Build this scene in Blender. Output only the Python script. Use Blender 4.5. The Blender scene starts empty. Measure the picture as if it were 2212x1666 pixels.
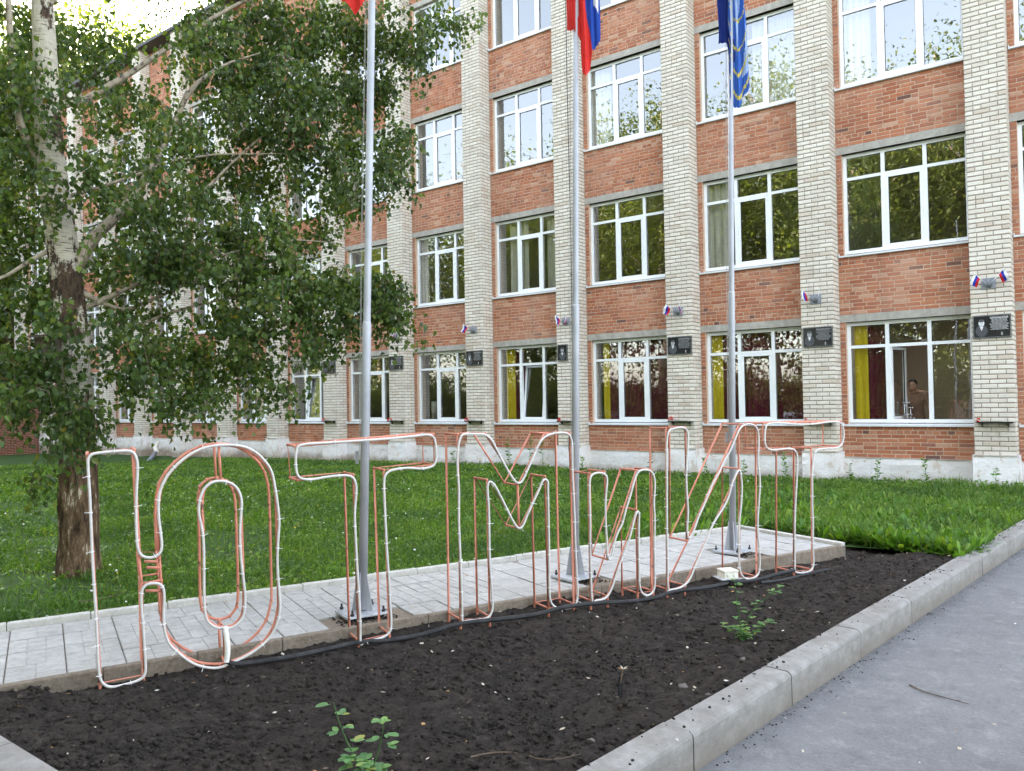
import bpy, math, random
import numpy as np
from mathutils import Vector, Matrix, noise as mnoise
R = math.radians
rng = random.Random(7)
nr = np.random.RandomState(11)
scene = bpy.context.scene
C = scene.collection

# ------------------------------------------------------------ camera, sky, sun, exposure
YAW, PIT, ROLL = 0.6528, 0.0207, -0.0169
CAM = Vector((2.013, -16.684, 1.5))
_fw = Vector((-math.sin(YAW)*math.cos(PIT), math.cos(YAW)*math.cos(PIT), math.sin(PIT)))
_r = Vector((math.cos(YAW), math.sin(YAW), 0)); _u = _r.cross(_fw)
_r2 = _r*math.cos(ROLL)+_u*math.sin(ROLL); _u2 = -_r*math.sin(ROLL)+_u*math.cos(ROLL)
cd = bpy.data.cameras.new("camera"); cam = bpy.data.objects.new("camera", cd); C.objects.link(cam)
m = Matrix((( _r2.x,_u2.x,-_fw.x,CAM.x),(_r2.y,_u2.y,-_fw.y,CAM.y),(_r2.z,_u2.z,-_fw.z,CAM.z),(0,0,0,1)))
cam.matrix_world = m
cd.sensor_width = 36; cd.lens = 36*1700/2212; cd.clip_end = 2000; cd.clip_start = 0.05
scene.camera = cam

SUN_EL, SUN_AZ = 23.0, -47.0      # azimuth from +Y, clockwise
sd = Vector((math.sin(R(SUN_AZ))*math.cos(R(SUN_EL)), math.cos(R(SUN_AZ))*math.cos(R(SUN_EL)), math.sin(R(SUN_EL))))
world = bpy.data.worlds.new("World"); scene.world = world; world.use_nodes = True
wt = world.node_tree; bg = wt.nodes["Background"]
sky = wt.nodes.new("ShaderNodeTexSky"); sky.sky_type = 'NISHITA'; sky.sun_disc = False
sky.sun_elevation = R(SUN_EL); sky.sun_rotation = R(SUN_AZ); sky.air_density = 1.0; sky.dust_density = 2.5; sky.ozone_density = 1.0
hs = wt.nodes.new('ShaderNodeHueSaturation'); hs.inputs['Saturation'].default_value = .58
tn = wt.nodes.new('ShaderNodeMix'); tn.data_type='RGBA'; tn.blend_type='MULTIPLY'; tn.inputs[0].default_value=1; tn.inputs[7].default_value=(1.04,1.0,.955,1)
wt.links.new(sky.outputs[0], hs.inputs['Color']); wt.links.new(hs.outputs[0], tn.inputs[6]); wt.links.new(tn.outputs[2], bg.inputs[0]); bg.inputs[1].default_value = 0.15
sl = bpy.data.lights.new("sun", 'SUN'); sl.energy = 3.6; sl.angle = R(0.6); sl.color = (1.0, .86, .66)
so = bpy.data.objects.new("sun", sl); C.objects.link(so); so.rotation_euler = sd.to_track_quat('Z', 'Y').to_euler()
so.location = (0, 0, 40)
vs = scene.view_settings; vs.view_transform = 'Standard'; vs.look = 'None'; vs.exposure = 3.42; vs.gamma = 1; vs.use_curve_mapping = False
scene.render.engine = 'CYCLES'
scene.cycles.max_bounces = 8; scene.cycles.transparent_max_bounces = 12; scene.cycles.use_denoising = True

# ------------------------------------------------------------ mesh helpers
class MB:
    def __init__(s): s.v = []; s.f = []; s.m = []; s.sm = False
    def add(s, vs, fs, mi=0):
        b = len(s.v); s.v += [tuple(x) for x in vs]
        for f in fs: s.f.append(tuple(i+b for i in f)); s.m.append(mi)
    def box(s, x0, x1, y0, y1, z0, z1, mi=0):
        s.add([(x0,y0,z0),(x1,y0,z0),(x1,y1,z0),(x0,y1,z0),(x0,y0,z1),(x1,y0,z1),(x1,y1,z1),(x0,y1,z1)],
              [(0,3,2,1),(4,5,6,7),(0,1,5,4),(1,2,6,5),(2,3,7,6),(3,0,4,7)], mi)
    def cbox(s, x0, x1, y0, y1, z0, z1, c, mi=0):
        """box with chamfered top edges"""
        a=[(x0,y0),(x1,y0),(x1,y1),(x0,y1)]; b=[(x0+c,y0+c),(x1-c,y0+c),(x1-c,y1-c),(x0+c,y1-c)]
        vs=[(x,y,z0) for x,y in a]+[(x,y,z1-c) for x,y in a]+[(x,y,z1) for x,y in b]
        fs=[(8,9,10,11)]
        for i in range(4):
            j=(i+1)%4; fs += [(i,j,4+j,4+i),(4+i,4+j,8+j,8+i)]
        s.add(vs, fs, mi)
    def tube(s, pts, r, n=8, mi=0, closed=False, cap=True):
        pts=[Vector(p) for p in pts]; N=len(pts); rr=r if isinstance(r,(list,tuple)) else [r]*N
        b=len(s.v); prev=None
        for i,p in enumerate(pts):
            if closed: t=pts[(i+1)%N]-pts[i-1]
            else: t=pts[min(i+1,N-1)]-pts[max(i-1,0)]
            if t.length<1e-9: t=Vector((0,0,1))
            t.normalize()
            if prev is None:
                a=Vector((0,0,1)) if abs(t.z)<.9 else Vector((1,0,0)); x=t.cross(a).normalized()
            else:
                x=prev-t*prev.dot(t)
                if x.length<1e-6: x=t.cross(Vector((0,1,.3)))
                x.normalize()
            prev=x; y=t.cross(x)
            for k in range(n):
                a=2*math.pi*k/n; q=p+(x*math.cos(a)+y*math.sin(a))*rr[i]; s.v.append(tuple(q))
        L = N if closed else N-1
        for i in range(L):
            j=(i+1)%N
            for k in range(n):
                l=(k+1)%n; s.f.append((b+i*n+k,b+i*n+l,b+j*n+l,b+j*n+k)); s.m.append(mi)
        if cap and not closed:
            s.f.append(tuple(b+k for k in reversed(range(n)))); s.m.append(mi)
            s.f.append(tuple(b+(N-1)*n+k for k in range(n))); s.m.append(mi)
    def lathe(s, prof, n=16, o=(0,0,0), mi=0):
        b=len(s.v)
        for r,z in prof:
            for k in range(n):
                a=2*math.pi*k/n; s.v.append((o[0]+r*math.cos(a),o[1]+r*math.sin(a),o[2]+z))
        for i in range(len(prof)-1):
            for k in range(n):
                l=(k+1)%n; s.f.append((b+i*n+k,b+i*n+l,b+(i+1)*n+l,b+(i+1)*n+k)); s.m.append(mi)
        s.f.append(tuple(b+k for k in reversed(range(n)))); s.m.append(mi)
        s.f.append(tuple(b+(len(prof)-1)*n+k for k in range(n))); s.m.append(mi)
    def ell(s, c, r, n=10, k=6, mi=0):
        vs=[]; fs=[]
        for i in range(k+1):
            t=math.pi*i/k
            for j in range(n):
                a=2*math.pi*j/n; vs.append((c[0]+r[0]*math.sin(t)*math.cos(a), c[1]+r[1]*math.sin(t)*math.sin(a), c[2]-r[2]*math.cos(t)))
        for i in range(k):
            for j in range(n): l=(j+1)%n; fs.append((i*n+j,i*n+l,(i+1)*n+l,(i+1)*n+j))
        s.add(vs,fs,mi)
    def mesh(s, name, mats, smooth=False):
        me=bpy.data.meshes.new(name); me.from_pydata(s.v,[],s.f)
        for x in (mats if isinstance(mats,(list,tuple)) else [mats]): me.materials.append(x)
        me.polygons.foreach_set('material_index', s.m)
        if smooth: me.polygons.foreach_set('use_smooth',[True]*len(s.f))
        me.update(); return me
    def build(s, name, mats, parent=None, smooth=False, **kw):
        return obj(name, s.mesh(name, mats, smooth), parent, **kw)
def obj(name, me, parent=None, loc=None, rz=None, **kw):
    o=bpy.data.objects.new(name, me); C.objects.link(o)
    if parent is not None: o.parent=parent
    if loc is not None: o.location=loc
    if rz is not None: o.rotation_euler=(0,0,rz)
    for k,v in kw.items(): o[k]=v
    return o
def thing(name, label, cat, loc=(0,0,0), group=None, rz=0):
    o=bpy.data.objects.new(name,None); C.objects.link(o); o.empty_display_size=.1
    o.location=loc; o.rotation_euler=(0,0,rz); o['label']=label; o['category']=cat
    if group: o['group']=group
    return o
def tag(o,label,cat,group=None):
    o['label']=label; o['category']=cat
    if group: o['group']=group
    return o
def npmesh(name, V, F, mat, smooth=False, sizes=None):
    """V (n,3) float, F flat loop indices, sizes per face"""
    me=bpy.data.meshes.new(name); V=np.asarray(V,dtype=np.float32); F=np.asarray(F,dtype=np.int32)
    if sizes is None: sizes=np.full(len(F), F.shape[1],dtype=np.int32)
    sizes=np.asarray(sizes,dtype=np.int32); fl=F.reshape(-1)
    me.vertices.add(len(V)); me.vertices.foreach_set('co',V.reshape(-1))
    me.loops.add(len(fl)); me.loops.foreach_set('vertex_index',fl)
    me.polygons.add(len(sizes)); st=np.concatenate([[0],np.cumsum(sizes)[:-1]]).astype(np.int32)
    me.polygons.foreach_set('loop_start',st); me.polygons.foreach_set('loop_total',sizes)
    if smooth: me.polygons.foreach_set('use_smooth',np.ones(len(sizes),dtype=bool))
    me.update(calc_edges=True); me.validate()
    for x in (mat if isinstance(mat,(list,tuple)) else [mat]): me.materials.append(x)
    return me

# ------------------------------------------------------------ material helpers
class M:
    def __init__(s, name, rough=.8, spec=.3, metal=0):
        s.m=bpy.data.materials.new(name); s.m.use_nodes=True; s.t=s.m.node_tree; s.b=s.t.nodes['Principled BSDF']
        s.b.inputs['Roughness'].default_value=rough; s.b.inputs['Specular IOR Level'].default_value=spec; s.b.inputs['Metallic'].default_value=metal
        s._pos=None
    def n(s, t, **kw):
        x=s.t.nodes.new('ShaderNode'+t)
        for k,v in kw.items(): setattr(x,k,v)
        return x
    def l(s,a,b): s.t.links.new(a,b)
    def pos(s):
        if s._pos is None: s._pos=s.n('NewGeometry').outputs['Position']
        return s._pos
    def noise(s, scale, detail=4, rough=.6, vec=None, sc=None):
        x=s.n('TexNoise'); x.inputs['Scale'].default_value=scale; x.inputs['Detail'].default_value=detail; x.inputs['Roughness'].default_value=rough
        v=vec or s.pos()
        if sc:
            mp=s.n('Mapping'); mp.inputs['Scale'].default_value=sc; s.l(v,mp.inputs[0]); v=mp.outputs[0]
        s.l(v,x.inputs['Vector']); return x.outputs['Fac']
    def ramp(s, fac, stops, interp='LINEAR'):
        x=s.n('ValToRGB'); e=x.color_ramp.elements; x.color_ramp.interpolation=interp
        while len(e)<len(stops): e.new(.5)
        for i,(p,c) in enumerate(stops):
            e[i].position=p; e[i].color=(*c,1) if not isinstance(c,(int,float)) else (c,c,c,1)
        s.l(fac,x.inputs[0]); return x.outputs[0]
    def mix(s, fac, a, b, mode='MIX'):
        x=s.n('Mix', data_type='RGBA', blend_type=mode)
        for inp,v in ((0,fac),(6,a),(7,b)):
            if isinstance(v,(int,float)): x.inputs[inp].default_value=v
            elif isinstance(v,tuple): x.inputs[inp].default_value=(*v,1)
            else: s.l(v,x.inputs[inp])
        return x.outputs[2]
    def math(s, op, a, b=0.0):
        x=s.n('Math',operation=op)
        for i,v in enumerate((a,b)):
            if isinstance(v,(int,float)): x.inputs[i].default_value=v
            else: s.l(v,x.inputs[i])
        return x.outputs[0]
    def rnd(s):
        """per-piece random, for joined and for separate pieces alike"""
        a=s.n('NewGeometry').outputs['Random Per Island']; b=s.n('ObjectInfo').outputs['Random']
        return s.math('FRACT', s.math('ADD', a, b))
    def color(s, c):
        if isinstance(c,tuple): s.b.inputs['Base Color'].default_value=(*c,1)
        else: s.l(c,s.b.inputs['Base Color'])
        return s
    def bump(s, h, dist=.01, strength=1):
        x=s.n('Bump'); x.inputs['Distance'].default_value=dist; x.inputs['Strength'].default_value=strength
        s.l(h,x.inputs['Height']); s.l(x.outputs[0],s.b.inputs['Normal']); return s
    def zpos(s):
        x=s.n('SeparateXYZ'); s.l(s.pos(),x.inputs[0]); return x.outputs[2]

def simple(name, c, rough=.6, var=.15, scale=8, spec=.3, metal=0, bump=0):
    k=M(name,rough,spec,metal); n=k.noise(scale,5)
    c2=tuple(max(0,x*(1-var)) for x in c); c3=tuple(min(1,x*(1+var)) for x in c)
    k.color(k.ramp(n,[(.3,c2),(.7,c3)]))
    if bump: k.bump(k.noise(scale*8,4),bump)
    return k.m

MT={}
def mats():
    # red brick
    k=M('red_brick',.88,.2); r=k.rnd()
    c=k.ramp(r,[(0,(.36,.12,.062)),(.16,(.43,.155,.078)),(.34,(.48,.185,.095)),(.50,(.38,.135,.07)),(.62,(.48,.225,.135)),(.76,(.42,.175,.10)),(.87,(.54,.31,.21)),(.92,(.30,.13,.09)),(.965,(.15,.075,.06)),(.98,(.47,.17,.09))],'CONSTANT')
    c=k.mix(.35,c,k.ramp(k.noise(30,5,.7),[(.3,(.6,.6,.6)),(.7,(1.15,1.15,1.15))]),'MULTIPLY')
    c=k.mix(k.ramp(k.noise(.55,3),[(.42,.0),(.75,.55)]),c,(.50,.27,.19))
    c=k.mix(k.ramp(k.noise(60,4,.8),[(.55,0),(.75,.5)]),c,(.46,.34,.27))
    c=k.mix(k.ramp(k.noise(1.6,5,.7,sc=(2.2,1,.22)),[(.52,0),(.75,.45)]),c,(.16,.10,.08))
    k.color(c); k.bump(k.noise(90,5,.7),.006); MT['red']=k.m
    k=M('red_mortar',.95,.1); k.color(k.ramp(k.noise(20,5),[(.3,(.44,.30,.215)),(.7,(.62,.47,.36))])); k.bump(k.noise(120,4),.004); MT['red_mortar']=k.m
    # silicate brick
    k=M('white_brick',.85,.25); r=k.rnd()
    c=k.ramp(r,[(0,(.62,.56,.475)),(.5,(.70,.645,.555)),(.8,(.74,.685,.60)),(.95,(.60,.51,.42)),(1,(.56,.48,.39))])
    c=k.mix(.5,c,k.ramp(k.noise(40,5,.7),[(.25,(.72,.72,.72)),(.65,(1.05,1.05,1.05))]),'MULTIPLY')
    c=k.mix(k.ramp(k.noise(.9,4,.7,sc=(1,1,.35)),[(.5,0),(.8,.38)]),c,(.36,.31,.26))
    c=k.mix(k.ramp(k.noise(2.2,6,.75,sc=(3,1,.25)),[(.55,0),(.8,.5)]),c,(.24,.205,.17))
    k.color(c); k.bump(k.noise(70,5,.7),.006); MT['white']=k.m
    k=M('grey_mortar',.95,.1); k.color(k.ramp(k.noise(9,5),[(.3,(.25,.20,.16)),(.7,(.38,.32,.26))])); k.bump(k.noise(120,4),.004); MT['grey_mortar']=k.m
    # concrete lintel
    k=M('lintel_concrete',.9,.2); c=k.ramp(k.noise(7,6,.7),[(.25,(.31,.285,.25)),(.55,(.43,.40,.355)),(.8,(.52,.49,.44))])
    c=k.mix(k.ramp(k.noise(2,4,.7,sc=(3,1,.6)),[(.5,0),(.72,.5)]),c,(.24,.215,.18)); k.color(c); k.bump(k.noise(60,5),.008); MT['lintel']=k.m
    # whitewashed plinth
    k=M('plinth_whitewash',.92,.15)
    c=k.ramp(k.noise(1.3,5),[(.3,(.72,.66,.62)),(.6,(.80,.77,.76)),(.8,(.66,.64,.68))])
    z=k.zpos(); zz=k.math('ADD',z,k.math('MULTIPLY',k.noise(2.2,6,.7),.5))
    c=k.mix(k.ramp(zz,[(-.0,.95),(.22,.0)]),c,(.34,.27,.21))
    c=k.mix(k.ramp(k.noise(4,7,.75),[(.56,0),(.59,.65)]),c,(.58,.46,.38))
    k.color(c); k.bump(k.noise(6,7,.75),.035); MT['plinth']=k.m
    # pvc
    k=M('white_pvc',.28,.5); k.color(k.ramp(k.noise(3,4),[(.3,(.80,.81,.82)),(.7,(.88,.88,.88))])); MT['pvc']=k.m
    MT['gasket']=simple('black_gasket',(.02,.02,.02),.6)
    MT['tin']=simple('white_tin',(.70,.71,.72),.35,.08,5)
    # glass
    k=M('window_glass'); t=k.t; out=t.nodes['Material Output']
    g=k.n('BsdfGlossy'); g.inputs['Roughness'].default_value=.004; g.inputs['Color'].default_value=(.93,.97,1,1)
    tr=k.n('BsdfTransparent'); tr.inputs[0].default_value=(.84,.87,.87,1)
    lw=k.n('LayerWeight'); lw.inputs[0].default_value=.5; fr=k.n('Math',operation='MULTIPLY_ADD'); k.l(k.math('POWER',lw.outputs['Facing'],5),fr.inputs[0]); fr.inputs[1].default_value=.78; fr.inputs[2].default_value=.22; mx=k.n('MixShader')
    bp=k.n('Bump'); bp.inputs['Distance'].default_value=.012; bp.inputs['Strength'].default_value=.07; k.l(k.noise(2.0,3,.55),bp.inputs['Height'])
    k.l(bp.outputs[0],g.inputs['Normal'])
    k.l(fr.outputs[0],mx.inputs[0]); k.l(tr.outputs[0],mx.inputs[1]); k.l(g.outputs[0],mx.inputs[2]); k.l(mx.outputs[0],out.inputs[0]); MT['glass']=k.m
    MT['room']=simple('room_plaster',(.50,.43,.35),.9,.06,1); MT['room_floor']=simple('room_floor',(.22,.13,.08),.5,.2,3)
    for nm,c in (('yellow',(.75,.55,.03)),('maroon',(.14,.014,.035)),('cream',(.55,.50,.40))):
        k=M(nm+'_curtain_cloth',.9,.1); k.color(k.ramp(k.noise(6,3,sc=(6,6,.2)),[(.3,tuple(x*.7 for x in c)),(.7,c)])); MT[nm]=k.m
    # metal, paints
    k=M('pole_paint',.52,.4,.1); k.color(k.ramp(k.noise(4,5),[(.3,(.34,.35,.38)),(.7,(.44,.45,.48))])); k.bump(k.noise(60,3),.001); MT['pole']=k.m
    k=M('steel_plate',.5,.5,.3); c=k.ramp(k.noise(12,6),[(.35,(.40,.42,.45)),(.7,(.52,.54,.57))]); c=k.mix(k.ramp(k.noise(9,6,.7),[(.58,0),(.64,.8)]),c,(.20,.11,.06)); k.color(c); MT['plate']=k.m
    MT['bolt']=simple('dark_bolt',(.05,.05,.055),.5,.3,40,metal=.6)
    k=M('red_oxide_rod',.5,.4); c=k.ramp(k.noise(7,5),[(.3,(.50,.165,.10)),(.7,(.64,.25,.17))])
    c=k.mix(k.ramp(k.noise(16,6,.75),[(.585,0),(.63,.9)]),c,(.10,.05,.035)); k.color(c); k.bump(k.noise(150,4),.001); MT['rod']=k.m
    k=M('led_hose',.35,.5); k.color(k.ramp(k.noise(25,4),[(.3,(.54,.50,.475)),(.7,(.64,.605,.58))])); k.b.inputs['Subsurface Weight'].default_value=0; MT['led']=k.m
    MT['tie']=simple('cable_tie',(.85,.85,.85),.4)
    k=M('conduit',.55,.4); k.color(k.ramp(k.noise(14,4),[(.3,(.012,.012,.014)),(.7,(.04,.04,.042))])); MT['conduit']=k.m
    MT['whitehose']=simple('white_corrugated',(.80,.78,.74),.6,.08,30)
    k=M('junction_plastic',.5,.4); k.color(k.ramp(k.noise(9,5),[(.3,(.66,.63,.52)),(.7,(.78,.75,.66))])); MT['jbox']=k.m
    # ground
    k=M('soil',.95,.15)
    c=k.ramp(k.noise(14,8,.75),[(.32,(.026,.022,.020)),(.5,(.060,.050,.044)),(.68,(.115,.096,.082))])
    c=k.mix(k.ramp(k.noise(1.7,5,.65),[(.4,0),(.75,.45)]),c,(.085,.064,.050))
    k.color(c); k.bump(k.noise(55,9,.85),.05); MT['soil']=k.m
    k=M('clods',.95,.15); c=k.ramp(k.rnd(),[(0,(.044,.037,.033)),(.6,(.062,.052,.045)),(.92,(.085,.070,.060)),(.98,(.09,.07,.055)),(1,(.17,.14,.11))]); k.color(c); k.bump(k.noise(90,8,.85),.03); MT['clod']=k.m
    k=M('debris',.85,.2); k.color(k.ramp(k.rnd(),[(0,(.42,.36,.27)),(.3,(.38,.22,.09)),(.5,(.17,.12,.08)),(.7,(.50,.44,.36)),(.9,(.62,.60,.56)),(1,(.25,.17,.10))],'CONSTANT')); MT['debris']=k.m
    k=M('asphalt',.82,.35)
    c=k.ramp(k.noise(55,8,.85),[(.3,(.11,.11,.112)),(.52,(.18,.18,.184)),(.72,(.31,.31,.312))])
    c=k.mix(k.ramp(k.noise(.9,5,.6),[(.35,0),(.7,.5)]),c,(.125,.125,.13))
    c=k.mix(k.ramp(k.noise(.25,4,.7),[(.45,0),(.62,.35)]),c,(.20,.198,.20))
    v=k.n('TexVoronoi'); v.inputs['Scale'].default_value=140; k.l(k.pos(),v.inputs[0])
    c=k.mix(k.ramp(v.outputs['Distance'],[(.0,.55),(.10,0)]),c,(.36,.35,.34))
    c=k.mix(k.ramp(k.noise(5,7,.8),[(.35,.45),(.5,0)]),c,(.085,.085,.088)); c=k.mix(k.ramp(k.noise(9,7,.8),[(.52,0),(.68,.5)]),c,(.29,.285,.28))
    v2=k.n('TexVoronoi',feature='DISTANCE_TO_EDGE'); v2.inputs['Scale'].default_value=.55; wv=k.n('Mix',data_type='VECTOR'); wv.inputs[0].default_value=.25; k.l(k.pos(),wv.inputs[4]); nz=k.n('TexNoise'); nz.inputs['Scale'].default_value=2.2; nz.inputs['Detail'].default_value=6; k.l(k.pos(),nz.inputs['Vector']); k.l(nz.outputs['Color'],wv.inputs[5]); k.l(wv.outputs[1],v2.inputs['Vector'])
    c=k.mix(k.math('MULTIPLY',k.ramp(v2.outputs['Distance'],[(.0,.25),(.004,0)]),k.ramp(k.noise(.6,3),[(.5,0),(.6,.7)])),c,(.05,.048,.045))
    k.color(c); k.bump(k.noise(160,6,.8),.004); MT['asphalt']=k.m
    k=M('kerb_concrete',.88,.25); c=k.ramp(k.noise(11,8,.75),[(.25,(.18,.17,.158)),(.5,(.27,.258,.242)),(.75,(.36,.348,.33))])
    g=k.n('NewGeometry'); sx=k.n('SeparateXYZ'); k.l(g.outputs['Normal'],sx.inputs[0])
    c=k.mix(k.ramp(k.noise(3,6,.7,sc=(1,1,3)),[(.4,0),(.68,.6)]),c,(.15,.132,.115))
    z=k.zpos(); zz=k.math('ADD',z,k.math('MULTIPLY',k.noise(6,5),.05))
    c=k.mix(k.ramp(k.math('ADD',zz,.15),[(.02,.75),(.13,.25),(.185,0)]),c,(.15,.12,.095))  # splash dirt at the foot, carried higher to paint in the face's shade
    k.color(c); k.bump(k.noise(90,6,.8),.004); MT['kerb']=k.m
    k=M('paving_concrete',.88,.25); r=k.rnd()
    c=k.ramp(k.noise(16,8,.75),[(.25,(.27,.26,.245)),(.5,(.40,.39,.372)),(.75,(.52,.51,.49))])
    c=k.mix(.6,c,k.ramp(r,[(0,(.88,.88,.88)),(1,(1.08,1.08,1.08))]),'MULTIPLY')
    c=k.mix(k.ramp(k.noise(1.6,6,.7),[(.45,0),(.72,.4)]),c,(.27,.25,.225))
    k.color(c); k.bump(k.noise(110,6,.8),.003); MT['paving']=k.m
    k=M('edging_concrete',.9,.2); c=k.ramp(k.noise(18,7,.7),[(.25,(.40,.375,.335)),(.6,(.56,.54,.50)),(.8,(.62,.60,.57))]); k.color(c); k.bump(k.noise(90,6,.8),.004); MT['edging']=k.m
    k=M('rough_concrete',.95,.15); c=k.ramp(k.noise(22,8,.8),[(.25,(.15,.115,.085)),(.5,(.27,.22,.17)),(.75,(.38,.33,.27))]); k.color(c); k.bump(k.noise(50,8,.8),.02); MT['roughc']=k.m
    # vegetation
    def leafmat(nm, stops, trans=.35, rough=.5):
        k=M(nm,rough,.35); out=k.t.nodes['Material Output']
        c=k.ramp(k.rnd(),stops)
        if nm=='grass_blade':
            c=k.mix(k.ramp(k.noise(.8,4,.65),[(.36,.75),(.6,0)]),c,(.035,.085,.022)); c=k.mix(k.ramp(k.noise(1.5,4,.65),[(.58,0),(.72,.5)]),c,(.19,.22,.05))
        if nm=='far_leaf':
            c=k.mix(k.ramp(k.noise(.45,5,.7),[(.40,.85),(.52,0)]),c,(.020,.032,.010)); c=k.mix(k.ramp(k.noise(.8,4,.7),[(.56,0),(.66,.7)]),c,(.31,.31,.10))  # gold sunlit masses and dark gaps of the crowns painted into the colour
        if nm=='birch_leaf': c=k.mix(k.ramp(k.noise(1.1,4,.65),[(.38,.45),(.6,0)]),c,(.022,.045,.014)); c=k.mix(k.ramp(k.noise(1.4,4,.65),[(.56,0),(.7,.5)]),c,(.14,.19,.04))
        k.color(c)
        tl=k.n('BsdfTranslucent'); mx=k.n('MixShader'); mx.inputs[0].default_value=trans
        c2=k.mix(1.0,c,(1.5,1.55,.55),'MULTIPLY'); k.l(c2,tl.inputs[0])
        k.l(k.b.outputs[0],mx.inputs[1]); k.l(tl.outputs[0],mx.inputs[2]); k.l(mx.outputs[0],out.inputs[0]); MT[nm]=k.m
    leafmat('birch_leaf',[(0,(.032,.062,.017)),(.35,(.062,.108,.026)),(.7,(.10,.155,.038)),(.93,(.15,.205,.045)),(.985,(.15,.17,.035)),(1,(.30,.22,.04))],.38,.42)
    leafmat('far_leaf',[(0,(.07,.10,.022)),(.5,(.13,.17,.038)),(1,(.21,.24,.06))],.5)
    leafmat('grass_blade',[(0,(.06,.12,.013)),(.4,(.10,.20,.020)),(.8,(.155,.265,.030)),(.97,(.22,.31,.05)),(1,(.30,.28,.11))],.3,.55)
    leafmat('weed_leaf',[(0,(.055,.13,.02)),(.5,(.095,.205,.028)),(.85,(.15,.265,.035)),(1,(.22,.30,.045))],.35,.5)
    leafmat('rose_leaf',[(0,(.08,.18,.07)),(.5,(.13,.27,.095)),(.85,(.20,.34,.10)),(1,(.32,.33,.08))],.3,.45)
    MT['flower_w']=simple('clover_white',(.80,.80,.74),.8); MT['flower_y']=simple('flower_yellow',(.75,.60,.04),.8)
    k=M('lawn_earth',.95,.1); c=k.ramp(k.noise(6,6,.7),[(.3,(.028,.05,.016)),(.6,(.045,.085,.022)),(.8,(.05,.04,.028))]); k.color(c); MT['lawn']=k.m
    # bark
    k=M('birch_bark',.85,.2)
    w=k.ramp(k.noise(8,6,.7,sc=(1,1,8)),[(.38,(.16,.13,.10)),(.43,(.60,.54,.43)),(.7,(.74,.68,.57))])
    w=k.mix(k.ramp(k.noise(2.6,7,.72,sc=(1,1,.6)),[(.51,0),(.54,1)]),w,k.ramp(k.noise(25,6,.8,sc=(1,1,.4)),[(.4,(.035,.026,.020)),(.65,(.17,.11,.07))]))
    d=k.ramp(k.noise(16,7,.72,sc=(1,1,.28)),[(.36,(.028,.020,.014)),(.44,(.10,.062,.036)),(.55,(.21,.135,.08)),(.585,(.26,.18,.11)),(.60,(.60,.50,.38)),(.8,(.68,.60,.48))])
    z=k.zpos(); h=k.math('ADD',z,k.math('MULTIPLY',k.noise(4,4,.6,sc=(1,1,.22)),2.2))
    k.color(k.mix(k.ramp(k.math('MULTIPLY',h,.25),[(.60,0),(.64,1)]),d,w))
    k.bump(k.noise(16,7,.72,sc=(1,1,.28)),.07,.9); MT['bark']=k.m
    MT['twig']=simple('twig_bark',(.12,.085,.06),.8,.4,20); MT['limb']=k.m
    k=M('limb_bark',.7,.3); w=k.ramp(k.noise(14,6,.7),[(.36,(.06,.045,.035)),(.46,(.30,.245,.18)),(.7,(.46,.395,.30))]); k.color(w); MT['limb']=k.m
    # misc
    for nm,c in (('f_white',(.80,.80,.80)),('f_blue',(.02,.05,.42)),('f_red',(.58,.02,.025)),('f_azure',(.06,.17,.58)),('f_sky',(.42,.56,.82)),('f_navy',(.012,.03,.20)),('f_yellow',(.75,.62,.15)),('f_bluebig',(.03,.09,.45)),('f_redbig',(.68,.045,.04))):
        k=M(nm+'_cloth',.75,.2); k.color(c); out=k.t.nodes['Material Output']
        tl=k.n('BsdfTranslucent'); tl.inputs[0].default_value=(*c,1); mx=k.n('MixShader'); mx.inputs[0].default_value=.4
        k.l(k.b.outputs[0],mx.inputs[1]); k.l(tl.outputs[0],mx.inputs[2]); k.l(mx.outputs[0],out.inputs[0]); MT[nm]=k.m
    k=M('black_granite',.12,.5); k.color(k.ramp(k.noise(90,5,.7),[(.4,(.012,.013,.014)),(.8,(.03,.032,.034))])); MT['granite']=k.m
    MT['engrave']=simple('engraved_grey',(.34,.34,.34),.7,.25,60); MT['engrave_light']=simple('engraved_light',(.62,.62,.62),.7,.1,60); MT['engrave_dark']=simple('engraved_dark',(.07,.07,.075),.7,.3,60)
    MT['bracket']=simple('bracket_grey',(.24,.25,.27),.6,.2,20); MT['black']=simple('black_shelf',(.012,.012,.013),.4,.3,20)
    MT['carn']=simple('carnation_red',(.70,.015,.02),.7,.3,40); MT['stem']=simple('flower_stem',(.05,.12,.03),.6)
    MT['skin']=simple('skin',(.36,.20,.13),.6,.1,20); MT['hair']=simple('dark_hair',(.02,.015,.012),.7); MT['shirt']=simple('brown_shirt',(.24,.145,.10),.85,.2,9); MT['eye']=simple('eye_dark',(.01,.008,.006),.4); MT['trouser']=simple('dark_trousers',(.02,.022,.03),.8); MT['lip']=simple('lip',(.25,.09,.07),.6)
    MT['steel']=simple('bright_steel',(.65,.65,.65),.2,.1,20,metal=.9)
    MT['pipe']=simple('grey_pipe',(.20,.22,.25),.6,.15,5); MT['elbow']=simple('pale_elbow',(.62,.58,.50),.7,.15,9)
    MT['wood']=simple('weathered_wood',(.14,.11,.085),.8,.3,12); MT['roof']=simple('roof_felt',(.10,.10,.105),.9,.2,2)
    MT['yellowpaint']=simple('yellow_wall_paint',(.68,.46,.13),.9,.08,3); MT['stone']=simple('pale_stone',(.12,.105,.095),.8,.2,30); MT['rope']=simple('halyard',(.33,.32,.30),.8)
    k=M('lamp_glow'); e=k.n('Emission'); e.inputs[0].default_value=(1,.97,.9,1); e.inputs[1].default_value=1.5; k.l(e.outputs[0],k.t.nodes['Material Output'].inputs[0]); MT['lamp']=k.m
mats()

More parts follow.
